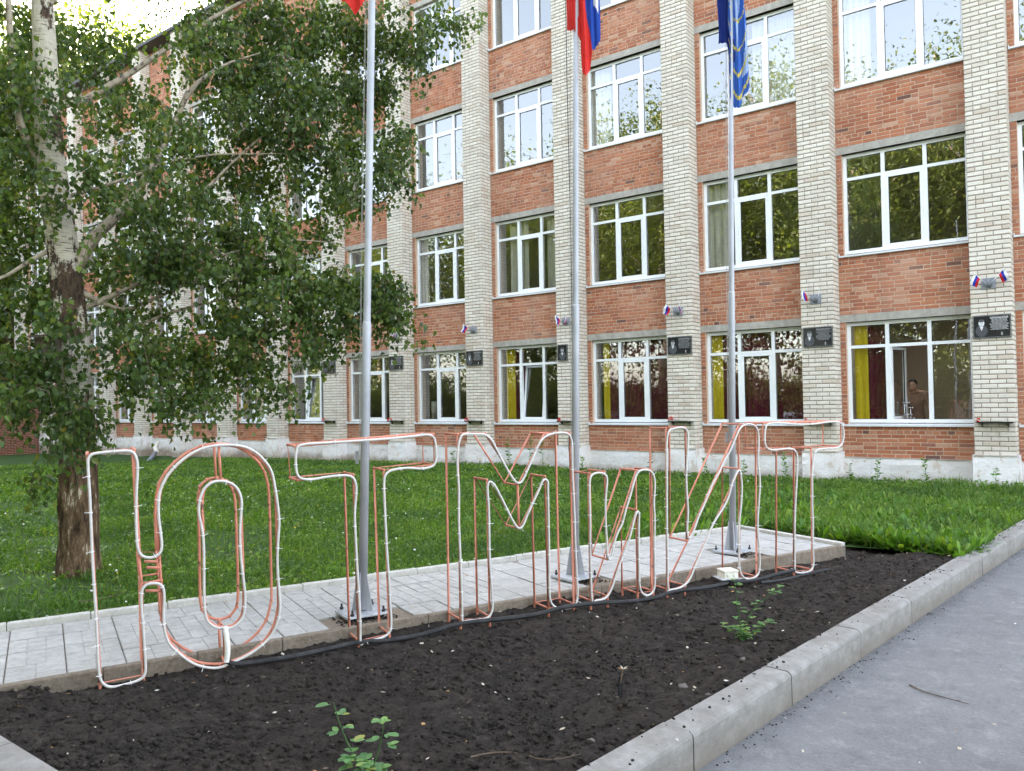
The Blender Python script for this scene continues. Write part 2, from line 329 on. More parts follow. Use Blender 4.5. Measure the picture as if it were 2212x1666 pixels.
def seen(p, mx=0.0):
    d=Vector(p)-CAM; z=d.dot(_fw)
    if z<.2: return None
    u=512+787*d.dot(_r2)/z; v=385.5-787*d.dot(_u2)/z
    return z if -mx<u<1024+mx and -mx<v<771+mx else None

# ------------------------------------------------------------ terrain
KD = Vector((.1035,.9946)).normalized()       # kerb line direction
K0 = Vector((.517,-13.468))                   # point on the road-side top edge of the kerb
PE = Vector((.37,.929)).normalized(); PF = Vector((PE.y,-PE.x))   # paved strip axes
P0 = Vector((-.13,-8.52))                     # its right front corner
PW = 1.30
KY = -15.27                                   # front kerb inner edge
def sst(a,b,x):
    t=min(1,max(0,(x-a)/(b-a))); return t*t*(3-2*t)
def lawn_z(x,y):
    t=sst(-9.0,-1.5,y) ; z=-.02-.17*t-.015*max(0,min(30,-x-12))*t
    z-=.012*max(0,min(30,-x-12))*(1-t)
    return z+.03*mnoise.noise(Vector((x*.35,y*.35,0)))+.012*mnoise.noise(Vector((x*2,y*2,3)))
def kx(y, off=0): return K0.x+(y-K0.y)*KD.x/KD.y+off
def grid(x0,x1,y0,y1,st,zf,keep=None):
    nx=max(2,int((x1-x0)/st)+1); ny=max(2,int((y1-y0)/st)+1); xs=np.linspace(x0,x1,nx); ys=np.linspace(y0,y1,ny)
    V=[(x,y,zf(x,y)) for y in ys for x in xs]; F=[]
    for j in range(ny-1):
        for i in range(nx-1):
            if keep is None or keep((xs[i]+xs[i+1])/2,(ys[j]+ys[j+1])/2): F.append((j*nx+i,j*nx+i+1,(j+1)*nx+i+1,(j+1)*nx+i))
    return V,F
mb=MB(); mb.add([(-400,-400,-1.6),(400,-400,-1.6),(400,400,-1.6),(-400,400,-1.6)],[(0,1,2,3)]); mb.build('ground',MT['lawn'],kind='structure')
V,F=grid(-90,3.0,-40,60,1.0,lambda x,y: lawn_z(x,y)-.32,None)
mb=MB(); mb.add(V,F); mb.build('terrain',MT['lawn'],smooth=True,kind='structure')
def lawn_keep(x,y):
    w=(Vector((x,y))-P0).dot(PF); s=(Vector((x,y))-P0).dot(PE)
    if s<.35 and w>-PW-.02: return False
    if x>kx(y,-.12): return False
    if y<-9.0+.28*(x+.2)+.0 and x>-.3: return False
    return True
V,F=grid(-45,2.2,-18,-.05,.3,lawn_z,lambda x,y: lawn_keep(x,y))
mb=MB(); mb.add(V,F); mb.build('lawn_ground',MT['lawn'],smooth=True,kind='structure')
# road: lies right of the kerb and in front of the front kerb
RZ=-.13
mb=MB(); kd=.03
mb.add([(kx(-15.45,-.0),-15.45,RZ),(30,-15.45,RZ),(30,8,RZ),(kx(8),8,RZ)],[(0,1,2,3)])
mb.add([(-60,-60,RZ),(30,-60,RZ),(30,-15.45,RZ),(-60,-15.45,RZ)],[(0,1,2,3)])
mb.build('road',MT['asphalt'],kind='structure')
# soil bed
LO_=Vector((-2.43,-14.582))+Vector((-.911,.413))*.08; LN_=Vector((-.911,.413))
def soil_z(x,y):
    w=(Vector((x,y))-P0).dot(PF); ed=kx(y,-.15)-x
    near=sst(1.2,0,w)*(1-sst(-14,-9.5,y)); z=-.048+.068*sst(.9,.0,ed)+.012*sst(-14.6,-15.2,y)+.045*sst(.30,.02,w)*(1-sst(-13,-9.5,y))-.035*sst(.5,0,w)*sst(-12,-9,y)
    z+=.020*mnoise.noise(Vector((x*3,y*3,0)))+.022*mnoise.noise(Vector((x*9,y*9,5)))+.020*mnoise.noise(Vector((x*22,y*22,9)))
    d=(Vector((x,y))-LO_).dot(LN_); g=math.exp(-(d/.11)**2) if LO_.y-.3<y<-9.6 else 0; z=z*(1-g)+(-.058+.008*mnoise.noise(Vector((x*12,y*12,1))))*g
    return z+.010*mnoise.noise(Vector((x*60,y*60,2)))
def bed_keep(x,y,m=0):
    w=(Vector((x,y))-P0).dot(PF); s=(Vector((x,y))-P0).dot(PE)
    if x>kx(y,-.10)-m or y<KY-.06+m: return False
    if s<.0 and w<-.06+m: return False
    if s>=0 and x<-.35+m: return False
    return y<-6.4+.0*x
soil=MB(); V,F=grid(-3.2,1.25,-15.4,-6.4,.02,soil_z,bed_keep); soil.add(V,F)
soil.build('flower_bed_soil',MT['soil'],smooth=True,kind='structure')

def ico():
    t=(1+5**.5)/2; v=[(-1,t,0),(1,t,0),(-1,-t,0),(1,-t,0),(0,-1,t),(0,1,t),(0,-1,-t),(0,1,-t),(t,0,-1),(t,0,1),(-t,0,-1),(-t,0,1)]
    f=[(0,11,5),(0,5,1),(0,1,7),(0,7,10),(0,10,11),(1,5,9),(5,11,4),(11,10,2),(10,7,6),(7,1,8),(3,9,4),(3,4,2),(3,2,6),(3,6,8),(3,8,9),(4,9,5),(2,4,11),(6,2,10),(8,6,7),(9,8,1)]
    return np.array(v)/1.902, np.array(f)
IV,IF=ico()
def rocks(name, P, S, mat, flat=.75, jit=.5):
    n=len(P); V=np.repeat(IV[None],n,0)*(1+jit*(nr.rand(n,12,1)-.5)*2)
    V=V*np.array(S).reshape(n,1,1)*np.array([1,1,flat])*(1+.35*(nr.rand(n,1,3)-.5)); a=nr.rand(n)*6.28
    c,s=np.cos(a)[:,None],np.sin(a)[:,None]; X=V[:,:,0]*c-V[:,:,1]*s; Y=V[:,:,0]*s+V[:,:,1]*c
    V=np.stack([X,Y,V[:,:,2]],-1)+np.array(P)[:,None,:]
    F=(IF[None]+12*np.arange(n)[:,None,None]).reshape(-1,3)
    return npmesh(name,V.reshape(-1,3),F,mat)
P=[];S=[]
while len(P)<24000:
    y=-15.3+8.5*rng.random()**1.6; x=rng.uniform(-3,1.2)
    if not bed_keep(x,y,.02): continue
    r=.003+.013*rng.random()**5
    if mnoise.noise(Vector((x*2.2,y*2.2,7)))<-.1 and rng.random()<.55: continue
    P.append((x,y,soil_z(x,y)+r*.2)); S.append(r)
obj('soil_clods',rocks('soil_clods',P,S,MT['clod']),kind='stuff')
# bigger clods
P=[];S=[]
while len(P)<36:
    y=-15.2+8*rng.random()**1.3; x=rng.uniform(-3,1.2)
    if not bed_keep(x,y,.06): continue
    r=rng.uniform(.014,.028); P.append((x,y,soil_z(x,y)+r*.15)); S.append(r)
obj('large_soil_clods',rocks('large_soil_clods',P,S,MT['clod'],.6,.45),kind='stuff')

# scattered flat bits
def cards(name,P,L,Wd,mat,up=1,bend=.25,dirs=None,fold=.0,kind='stuff'):
    """rhomb leaves lying in random directions: 4 verts, 2 tris"""
    n=len(P); P=np.array(P); L=np.asarray(L); Wd=np.asarray(Wd)
    if dirs is None:
        a=nr.rand(n)*6.283; d=np.stack([np.cos(a),np.sin(a),(nr.rand(n)-.5)*bend],-1)
    else: d=dirs
    d=d/np.linalg.norm(d,axis=1,keepdims=True)
    rv=nr.randn(n,3)*.25+np.array([0,0,1.0])*up; s=np.cross(d,rv); s/=np.linalg.norm(s,axis=1,keepdims=True)+1e-9; nn=np.cross(s,d)
    A=P; T=P+d*L[:,None]; mid=P+d*(L*.45)[:,None]
    l=mid-s*(Wd/2)[:,None]+nn*(Wd*fold)[:,None]; r=mid+s*(Wd/2)[:,None]+nn*(Wd*fold)[:,None]
    V=np.stack([A,l,T,r],1).reshape(-1,3); b=4*np.arange(n)[:,None]; F=np.concatenate([b+np.array([[0,2,1]]),b+np.array([[0,3,2]])],1).reshape(-1,3)
    return npmesh(name,V,F,mat)
P=[]
while len(P)<420:
    y=-15.3+8.5*rng.random()**1.3; x=rng.uniform(-3,1.2)
    if bed_keep(x,y,.03): P.append((x,y,soil_z(x,y)+.008))
L=nr.rand(420)**2*.035+.008
obj('leaf_litter',cards('leaf_litter',P,L,L*(.25+.5*nr.rand(420)),MT['debris'],bend=.5),kind='stuff')
P=[]
while len(P)<260:
    x=rng.uniform(-4.5,2.6); y=rng.uniform(-15.9,-4)
    w=(Vector((x,y))-P0).dot(PF); s=(Vector((x,y))-P0).dot(PE)
    if s<0 and -PW<w<-.05: z=.036
    elif x>kx(y,.03) and y>-15.2: z=RZ+.004
    elif kx(y,-.14)<x<kx(y,0) and rng.random()<.5: z=.054
    else: continue
    P.append((x,y,z))
L=nr.rand(260)**2*.03+.005
obj('path_litter',cards('path_litter',P,L,L*(.25+.4*nr.rand(260)),MT['debris'],bend=.15),kind='stuff')
P=[];S=[]
for i in range(320):
    y=rng.uniform(-15.3,-6.5); x=kx(y,-.15+.13*rng.random()**2.2)
    if mnoise.noise(Vector((y*1.5,0,2)))<-.1 and rng.random()<.7: continue
    P.append((x,y,.050)); S.append(.002+.007*rng.random()**3)
for i in range(900):
    y=rng.uniform(-15.6,-3); x=kx(y,.004+abs(rng.gauss(0,.05))); P.append((x,y,RZ+.002)); S.append(.0015+.004*rng.random()**3)
obj('kerb_grit',rocks('kerb_grit',P,S,MT['clod']),kind='stuff')
# litter drift by the back edging
P=[]
for i in range(330):
    s=-rng.random()**1.0*7.2; w=-PW+.075+abs(rng.gauss(0,.035)); 
    if mnoise.noise(Vector((s*1.3,0,4)))<-.05: continue
    q=P0+PE*s+PF*w; P.append((q.x,q.y,.038))
L=nr.rand(len(P))*.03+.008
obj('leaf_drift',cards('leaf_drift',P,L,L*(.2+.4*nr.rand(len(P))),MT['debris'],bend=.3),kind='stuff')

# ------------------------------------------------------------ kerbs
def kerb_mesh(L,name='kerb_stone'):
    prof=[(-.15,-.25),(0.0,-.25),(0.0,.022),(-.006,.034),(-.018,.043),(-.03,.046),(-.15,.048)]   # road side at x=0
    mb=MB(); n=len(prof); vs=[(x,.004,z) for x,z in prof]+[(x,L-.004,z) for x,z in prof]
    fs=[tuple(range(n)),tuple(reversed(range(n,2*n)))]+[(i,n+i,n+(i+1)%n,(i+1)%n) for i in range(n)]
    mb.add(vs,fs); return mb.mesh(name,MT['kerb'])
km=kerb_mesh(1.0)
ang=math.atan2(KD.y,KD.x)-math.pi/2
kb=thing('road_kerb','grey concrete kerb running from the foreground up the right side of the flower bed','kerb')
j0=-2
for j in range(-2,14):
    p=K0+KD*(1.0*j)
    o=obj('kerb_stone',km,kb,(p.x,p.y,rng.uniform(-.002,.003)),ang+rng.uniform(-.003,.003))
kf=thing('front_kerb','pale grey concrete kerb crossing the bottom left corner before the soil','kerb')
for j in range(9):
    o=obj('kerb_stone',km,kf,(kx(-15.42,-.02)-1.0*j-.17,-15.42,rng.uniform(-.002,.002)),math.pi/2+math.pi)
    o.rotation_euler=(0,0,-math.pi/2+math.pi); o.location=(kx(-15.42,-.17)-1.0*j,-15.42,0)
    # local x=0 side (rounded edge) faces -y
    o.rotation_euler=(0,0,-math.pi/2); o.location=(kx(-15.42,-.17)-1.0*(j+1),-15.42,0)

# ------------------------------------------------------------ paved strip
PZ=.032
ps=thing('paved_strip','pale grey concrete slab walk under the flag poles, kerb stones round it','pavement')
POLES=[((-2.188,-12.95),(-2.109,-12.86,4.376)),((-1.556,-11.198),(-1.48,-11.149,4.854)),((-.90,-9.468),(-.817,-9.434,5.322))]
def pv(s,w,z): q=P0+PE*s+PF*w; return (q.x,q.y,z)
pbase=MB()
pbase.add([pv(-10,-PW,.018),pv(0,-PW,.018),pv(0,-.0,.018),pv(-10,-.0,.018)],[(0,3,2,1)])
pbase.build('bedding_sand',MT['roughc'],ps)
slabs={}
def slab(kind):
    if kind in slabs: return slabs[kind]
    mb=MB(); g=.0032; S=.3
    R_=[[(0,.2,0,.1),(.2,.3,0,.1),(0,.1,.1,.2),(.1,.3,.1,.2),(0,.2,.2,.3),(.2,.3,.2,.3)],
        [(0,.1,0,.15),(.1,.3,0,.15),(0,.2,.15,.3),(.2,.3,.15,.3)],
        [(0,.3,0,.3)]][kind]
    mb.box(.003,.297,.003,.297,-.05,-.004)
    for a,b,c,d in R_:
        mb.cbox(a+g+(.002 if a==0 else 0),b-g-(.002 if b==S else 0),c+g+(.002 if c==0 else 0),d-g-(.002 if d==S else 0),-.004,0,.0018)
    slabs[kind]=mb.mesh('paving_slab',MT['paving']); return slabs[kind]
pang=math.atan2(PF.y,PF.x)
for i in range(33):
    for j in range(4):
        s=-(i+1)*.3-.075; w=-.055-(j+1)*.3
        cen=Vector(pv(s+.15,w+.15,0)[:2]); 
        hole=False
        for (px,py),_ in POLES:
            d=cen-Vector((px,py))
            if abs(d.dot(PE))<.17 and abs(d.dot(PF))<.17: hole=True
        if hole: continue
        kind=2 if i<12 and (i+j)%5 else (1 if (i*3+j)%3==0 else 0)
        x,y,z=pv(s,w,PZ+rng.uniform(-.0025,.0025))
        o=obj('paving_slab',slab(kind),ps,(x,y,z),pang); o.rotation_euler=(rng.uniform(-.006,.006),rng.uniform(-.006,.006),pang)
# edging stones: back, end, front
em=MB(); em.cbox(.003,.497,0,.055,-.2,.0,.006); em=em.mesh('edging_stone',MT['edging'])
for i in range(20):
    x,y,z=pv(-(i+1)*.5,-PW-.055,PZ+.035+rng.uniform(-.003,.003)); a=math.atan2(PE.y,PE.x)
    o=obj('edging_stone',em,ps,(x,y,z),a); o.location=(*P0+PE*(-(i+1)*.5)+PF*(-PW+.0),PZ+.035+rng.uniform(-.003,.003)); o.rotation_euler=(rng.uniform(-.01,.01),rng.uniform(-.004,.004),a)
fm=MB(); fm.cbox(.003,.497,0,.05,-.2,.0,.006); fmm=fm.mesh('front_edging',MT['roughc'])
for i in range(20):
    a=math.atan2(PE.y,PE.x)
    o=obj('edging_stone',fmm,ps,(*P0+PE*(-(i+1)*.5)+PF*(-.002),PZ+.004+rng.uniform(-.002,.002)),a)
for i in range(3):
    a=math.atan2(-PF.y,-PF.x)
    q=P0+PF*(-i*.45)+PE*(-.0)
    o=obj('edging_stone',em,ps,(*q,PZ+.03),a); 
    o.rotation_euler=(0,0,a); o.location=(*(P0+PF*(-.0-i*.45)+PE*(-.0)),PZ+.03); o.scale=(.9,1,1)

# ------------------------------------------------------------ school building
BW=.64; PD=.415; FH=3.4; CR=.085; ROOF=16.2
PLT=.23                                       # plinth top on the wall
N0,N1=-2,14                                   # piers
WX0=-(3*14)+BW
bld=thing('school_building','long four storey red brick school with white brick piers and white windows','building',(0,0,0))
core=MB()
# brick spandrels (mortar backing 6 mm behind the brick faces)
def bay_x(i): return -3*(i+1)+BW, -3.0*i      # opening between pier i+1 and pier i
SILL=.93; LB=2.985; LT=3.135                  # sill, lintel bottom and top above level of floor k
for i in range(N0,N1):
    x0,x1=bay_x(i)
    core.box(x0-.02,x1+.02,.0055,.36,-.9,SILL)
    for k in range(4):
        z0=LT+FH*k; z1=SILL+FH*(k+1) if k<3 else ROOF
        core.box(x0-.02,x1+.02,.0055,.36,z0-.15,z1)
        core.box(x0-.02,x0+.112,.0055,.36,SILL+FH*k,LB+FH*k)   # left jamb
core.build('wall',MT['red_mortar'],bld)
pc=MB()
for n in range(N0,N1+1):
    x=-3.0*n; pc.box(x+.006,x+BW-.006,-PD+.008,.36,.3,ROOF)
pc.build('pier_core',MT['grey_mortar'],bld)
# plinth: subdivided so that it can be uneven
pl=MB()
def rough_face(x0,x1,y,z0,z1,ax='x',st=.12):
    n=max(1,int((x1-x0)/st)); m_=max(1,int((z1-z0)/st)); vs=[]
    for j in range(m_+1):
        for i in range(n+1):
            a=x0+(x1-x0)*i/n; z=z0+(z1-z0)*j/m_
            top=1 if j==m_ else 0
            if ax=='x':
                d=.018*mnoise.noise(Vector((a*2.3,z*3,1)))+.01*mnoise.noise(Vector((a*9,z*9,4))); vs.append((a,y-d-(0 if not top else -.012),z+(.012*mnoise.noise(Vector((a*6,0,2))) if top else 0)))
            else:
                d=.012*mnoise.noise(Vector((y*3,a*3,z*3))); vs.append((y+d,a,z))
    fs=[(j*(n+1)+i,j*(n+1)+i+1,(j+1)*(n+1)+i+1,(j+1)*(n+1)+i) for j in range(m_) for i in range(n)]
    pl.add(vs,fs)
PPT=.40
for n in range(N0,N1+1):
    x=-3.0*n
    rough_face(x-.035,x+BW+.03,-PD-.035,-1.1,PPT)
    rough_face(-PD-.035,.0,x+BW+.03,-1.1,PPT,'y')
    rough_face(-PD-.035,.0,x-.035,-1.1,PPT,'y')
    pl.add([(x-.05,-PD-.05,PPT),(x+BW+.045,-PD-.05,PPT),(x+BW+.045,.01,PPT),(x-.05,.01,PPT)],[(0,1,2,3)])
for i in range(N0,N1):
    x0,x1=bay_x(i); rough_face(x0,x1,-.03,-1.1,PLT+.05)
    pl.add([(x0,-.045,PLT+.05),(x1,-.045,PLT+.05),(x1,.01,PLT+.05),(x0,.01,PLT+.05)],[(0,1,2,3)])
pl.build('plinth',MT['plinth'],bld)
# lintels
for i in range(N0,N1):
    x0,x1=bay_x(i)
    for k in range(4):
        mb=MB(); mb.box(x0-.01,x1+.01,-.012,.20,LB,LT)
        o=mb.build('lintel',MT['lintel'],bld); o.location=(0,0,FH*k)
# roof edge, back, ends, floors, rooms
mb=MB(); mb.box(-3*N1-.2,-3*N0+BW+.2,-PD-.12,12.6,ROOF,ROOF+.12); mb.build('roof',MT['roof'],bld)
mb=MB(); mb.box(-3*N1,-3*N0+BW,12,12.4,-1,ROOF); mb.box(-3*N1-.3,-3*N1,.0,12.4,-1,ROOF); mb.box(-3*N0+BW,-3*N0+BW+.3,.0,12.4,-1,ROOF)
mb.build('rear_wall',MT['red_mortar'],bld)
mb=MB()
for k in range(5): 
    z=.05+FH*k; mb.box(-3*N1,-3*N0+BW,.36,6.0,z-.12,z+.0)
mb.build('floor_slab',MT['room_floor'],bld)
mb=MB(); mb.box(-3*N1,-3*N0+BW,5.0,5.1,0,ROOF)
for n in range(N0,N1,3): mb.box(-3.0*n+.2,-3.0*n+.35,.40,5,0,ROOF)
for k in range(4): mb.box(-3*N1,-3*N0+BW,.38,5,.05+FH*(k+1)-.17,.05+FH*(k+1)-.13)
mb.build('room_wall',MT['room'],bld)

# --- bricks
def brick_mesh(L,H,D,c,far=False):
    """front face looks to -y, origin at lower left front corner"""
    mb=MB()
    if far:
        mb.add([(0,D,0),(L,D,0),(L,D,H),(0,D,H),(0,0,0),(L,0,0),(L,0,H),(0,0,H)],[(4,5,6,7),(0,1,5,4),(1,2,6,5),(2,3,7,6),(3,0,4,7)])
    else:
        mb.add([(0,D,0),(L,D,0),(L,D,H),(0,D,H),(0,c,0),(L,c,0),(L,c,H),(0,c,H),(c,0,c),(L-c,0,c),(L-c,0,H-c),(c,0,H-c)],
           [(8,9,10,11),(4,5,9,8),(5,6,10,9),(6,7,11,10),(7,4,8,11),(0,1,5,4),(1,2,6,5),(2,3,7,6),(3,0,4,7)])
    return mb
class Bricks:
    """collects bricks: the 300 nearest in view become objects, the rest one mesh"""
    def __init__(s,name,mat): s.name=name; s.mat=mat; s.items=[]
    def add(s,x,y,z,L,H,side=0,D=.02,c=.004): s.items.append((x,y,z,L,H,side,D,c))
    def finish(s,parent,stuffname):
        def key(b):
            cx=b[0]+(b[3]/2 if not b[5] else 0); cy=b[1]+(b[3]/2 if b[5] else 0); z=seen((cx,cy,b[2]+b[4]/2))
            if z is None or b[3]<.2 or b[5]: return 1e9
            return z
        ks=[key(b) for b in s.items]; order=sorted(range(len(ks)),key=lambda i:ks[i]); near=[i for i in order[:300] if ks[i]<1e8]; ns=set(near)
        cache={}
        for i in near:
            x,y,z,L,H,side,D,c=s.items[i]; kk=(round(L,3),round(H,3),round(D,3),c)
            if kk not in cache: cache[kk]=brick_mesh(kk[0],kk[1],D,c).mesh(s.name,s.mat)
            obj(s.name,cache[kk],parent,(x,y,z))
        mb=MB()
        for i,(x,y,z,L,H,side,D,c) in enumerate(s.items):
            if i in ns: continue
            far=(Vector((x,y,z))-CAM).length>24
            b=brick_mesh(L,H,D,c,far)
            j=nr.rand()*.0022
            if side==0: vs=[(a+x,bb+y-j,cc+z) for a,bb,cc in b.v]
            elif side==1: vs=[(x-bb+j,y+a,cc+z) for a,bb,cc in b.v]     # faces +x
            else: vs=[(x+bb-j,y+L-a,cc+z) for a,bb,cc in b.v]           # faces -x
            mb.add(vs,b.f)
        mb.build(stuffname,s.mat,parent,kind='stuff')
J=.019
wb=Bricks('white_brick',MT['white'])
for n in range(N0,N1+1):
    x=-3.0*n; nrow=int((ROOF-PPT)/CR)
    lim=nrow
    for r in range(nrow):
        z=PPT+r*CR+.008
        H=CR-J-.003*nr.rand()+.001
        pats=[(.125,.2575,.2575),(.2575,.2575,.125)] 
        p=list(pats[r%2])
        if rng.random()<.14: p=[.125,.125,.2575,.1325] if r%2 else [.2575,.125,.2575]
        cx=x
        tot=sum(p); p=[q*BW/tot for q in p]
        for L in p:
            wb.add(cx+(J-.005)/2*(cx>x),-PD,z+nr.randn()*.001,L-(J-.005)*(1 if cx>x else .5),H,0,.0125,.006)
            cx+=L
        # right face (towards +x), first brick returns from the corner
        q=[.125,.2575] if r%2 else [.2575,.125]; tot=sum(q); q=[a*PD/tot for a in q]; cy=-PD
        for L in q:
            wb.add(x+BW,cy+(.0135 if cy==-PD else J/2),z,L-(.0135+J/2 if cy==-PD else J),H,1,.0125,.006); cy+=L
        if n<4 and n>-2 and False: pass
wb.finish(bld,'pier_brickwork')
mb=MB()
for n in range(N0,N1+1):
    x=-3.0*n
    for r in range(int((ROOF-PPT)/CR)):
        z=PPT+r*CR+.008; q=[.125,.29] if r%2 else [.29,.125]; cy=-PD
        for L in q: mb.add([(x-.004,cy+L-.006,z),(x-.004,cy+.006,z),(x-.004,cy+.006,z+.073),(x-.004,cy+L-.006,z+.073)],[(0,1,2,3)]); cy+=L
mb.build('pier_side_brickwork',MT['white'],bld,kind='stuff')
rb=Bricks('red_brick',MT['red'])
RC=.0775
def red_zone(x0,x1,z0,z1):
    nrow=int(round((z1-z0)/RC)); rc=(z1-z0)/nrow
    for r in range(nrow):
        z=z0+r*rc; hdr=rng.random()<.22; cx=x0-(.0 if hdr else (.13 if r%2 else 0))
        if rng.random()<.3: cx-=.06
        while cx<x1:
            L=.125 if (hdr or rng.random()<.1) else .2575
            a=max(cx,x0)+.006; b=min(cx+L,x1)-.006
            if b-a>.03:
                chip=rng.random(); h=rc-.012-.006*nr.rand()
                rb.add(a+nr.rand()*.003,.0+(.0 if chip>.04 else .004),z+.006+nr.randn()*.002,b-a-nr.rand()*.004,h,0,.012,.003+.003*nr.rand() if False else .0035)
            cx+=L
for i in range(N0,N1):
    x0,x1=bay_x(i)
    red_zone(x0,x1,PLT+.05,SILL-.035)
    for k in range(4):
        z0=LT+FH*k; z1=(SILL+FH*(k+1)-.035) if k<3 else ROOF
        red_zone(x0,x1,z0,z1)
        red_zone(x0,x0+.112,SILL+FH*k,LB+FH*k)
rb.finish(bld,'spandrel_brickwork')

# --- windows: one set of shared meshes
W0,W1=.112,2.345; ZB,ZT=.965,LB-.008; TR0,TR1=2.455,2.515; fw=.068; GY=.12
m1=.112+.745; m2=.112+1.49
def bar(mb,x0,x1,z0,z1,y0=GY-.035,y1=GY+.035): mb.cbox(x0,x1,-y1,-y0,0,1,0) if False else mb.box(x0,x1,y0,y1,z0,z1)
fr=MB()
bar(fr,W0,W0+fw,ZB,ZT); bar(fr,W1-fw,W1,ZB,ZT); bar(fr,W0+fw,W1-fw,ZT-fw,ZT); bar(fr,W0+fw,W1-fw,ZB,ZB+fw)
y0,y1=GY-.037,GY+.033
bar(fr,W0+fw,W1-fw,TR0,TR1,y0,y1)
for m_ in (m1,m2):
    bar(fr,m_-.04,m_+.04,ZB+fw,TR0,y0-.001,y1-.001); bar(fr,m_-.035,m_+.035,TR1,ZT-fw,y0-.001,y1-.001)
frame_me=fr.mesh('window_frame',MT['pvc'])
gb=MB()   # dark gaskets
def gasket(x0,x1,z0,z1):
    for a,b,c,d in ((x0,x1,z0,z0+.006),(x0,x1,z1-.006,z1),(x0,x0+.006,z0+.006,z1-.006),(x1-.006,x1,z0+.006,z1-.006)): gb.box(a,b,GY-.012,GY-.006,c,d)
PAN=[(W0+fw,m1-.035,TR1,ZT-fw),(m1+.035,m2-.035,TR1,ZT-fw),(m2+.035,W1-fw,TR1,ZT-fw),(W0+fw,m1-.04,ZB+fw,TR0),(m2+.04,W1-fw,ZB+fw,TR0)]
for p in PAN: gasket(*p)
gasket_me=gb.mesh('gasket',MT['gasket'])
pane_me=[]
for a,b,c,d in PAN:
    mb=MB(); mb.add([(a,GY,c),(b,GY,c),(b,GY,d),(a,GY,d)],[(0,1,2,3)]); pane_me.append(mb.mesh('pane',MT['glass']))
sw=m2-m1-.08; sh=TR0-ZB-fw     # opening sash, local origin at hinge bottom
mb=MB(); sf=.055
for a,b,c,d in ((0,sw,0,sf),(0,sw,sh-sf,sh),(0,sf,sf,sh-sf),(sw-sf,sw,sf,sh-sf)): mb.box(a+.002,b-.002,-.03,.03,c+.002,d-.002)
mb2=MB()
for a,b,c,d in ((sf,sw-sf,sf,sf+.006),(sf,sw-sf,sh-sf-.006,sh-sf),(sf,sf+.006,sf,sh-sf),(sw-sf-.006,sw-sf,sf,sh-sf)): mb2.box(a,b,-.010,.010,c,d)
sash_me=mb.mesh('sash',MT['pvc']); sgk=mb2.mesh('gasket',MT['gasket'])
mb=MB(); mb.add([(sf,0,sf),(sw-sf,0,sf),(sw-sf,0,sh-sf),(sf,0,sh-sf)],[(0,1,2,3)]); spane=mb.mesh('pane',MT['glass'])
mb=MB(); mb.box(sw-.035,sw-.015,-.034,-.03,sh*.42,sh*.5); 
mb=MB(); mb.add([(W0-.08,-.055,-.035),(W1+.02,-.055,-.035),(W1+.02,-.055,.0),(W0-.08,-.055,.0),(W0-.08,GY-.03,.02),(W1+.02,GY-.03,.02),(W0-.08,.0,-.035),(W1+.02,.0,-.035)],[(0,1,2,3),(3,2,5,4),(6,7,1,0),(0,3,4,6),(1,7,5,2)])
mb.box(W0-.095,W0-.08,-.058,.02,-.037,.04)
sill_me=mb.mesh('window_sill',MT['tin'])
for i in range(N0,N1):
    x0,x1=bay_x(i)
    for k in range(4):
        w=obj('window',None,bld,(x0,0,FH*k)) if False else None
        w=bpy.data.objects.new('window',frame_me); C.objects.link(w); w.parent=bld; w.location=(x0,nr.rand()*.004,FH*k)
        obj('gasket',gasket_me,w)
        for pm in pane_me:
            p=obj('pane',pm,w); 
            p.rotation_euler=(rng.gauss(0,.0022),0,rng.gauss(0,.0022))
        s=obj('sash',sash_me,w,(m1+.04,GY-.006,ZB+fw)); 
        # the sash glass and seal ride in the sash's own mesh, as the window is already a part
        s2=obj('sash_pane',spane,w,s.location.copy()); s3=obj('sash_gasket',sgk,w,s.location.copy())
        for e in (s,s2,s3):
            if (i,k)==(0,0): e.rotation_euler=(0,0,R(78))
            if (i,k) in ((3,0),(6,0)): e.rotation_euler=(R(-6.5),0,0); e.location=(m1+.04,GY+.01,ZB+fw)
        o=obj('window_sill',sill_me,w,(0,0,SILL))
        if k==0: o.scale=(1,1.15,1)
# window edge relief drip stains etc are in the materials
# --- curtains
def curtain(x0,x1,mat,y=.24,k=0,z0=.99,z1=3.05,amp=.022,name='curtain'):
    mb=MB(); n=max(4,int((x1-x0)/.025)); vs=[]
    for z in (z0,(z0+z1)/2,z1):
        for a in range(n+1):
            x=x0+(x1-x0)*a/n; vs.append((x,y+amp*math.sin(x*48+math.sin(x*7)*2)+.01*mnoise.noise(Vector((x*5,z,k))),z))
    fs=[(j*(n+1)+a,j*(n+1)+a+1,(j+1)*(n+1)+a+1,(j+1)*(n+1)+a) for j in range(2) for a in range(n)]
    mb.add(vs,fs); o=mb.build('curtain',MT[mat],bld,smooth=True); o.location=(0,0,FH*k)
curtain(-2.15,-1.90,'yellow',amp=.008); curtain(-1.90,-1.55,'maroon'); pass
curtain(-5.20,-4.95,'yellow',amp=.008); curtain(-4.95,-3.0,'maroon')
curtain(-8.05,-7.88,'yellow',amp=.008); curtain(-7.88,-6.0,'maroon')
curtain(-11.1,-10.8,'yellow',amp=.008); curtain(-10.8,-10.5,'maroon')
curtain(-10.9,-10.3,'cream',k=1); curtain(-9.7,-9.3,'cream',k=1)
curtain(-14.2,-13.9,'cream',k=1); curtain(-8.3,-7.7,'cream',k=2); curtain(-4.1,-3.2,'cream',k=2); curtain(-2.2,-1.7,'cream',k=2); curtain(-17.1,-16.6,'cream',k=0); curtain(-5.2,-4.7,'cream',k=1)
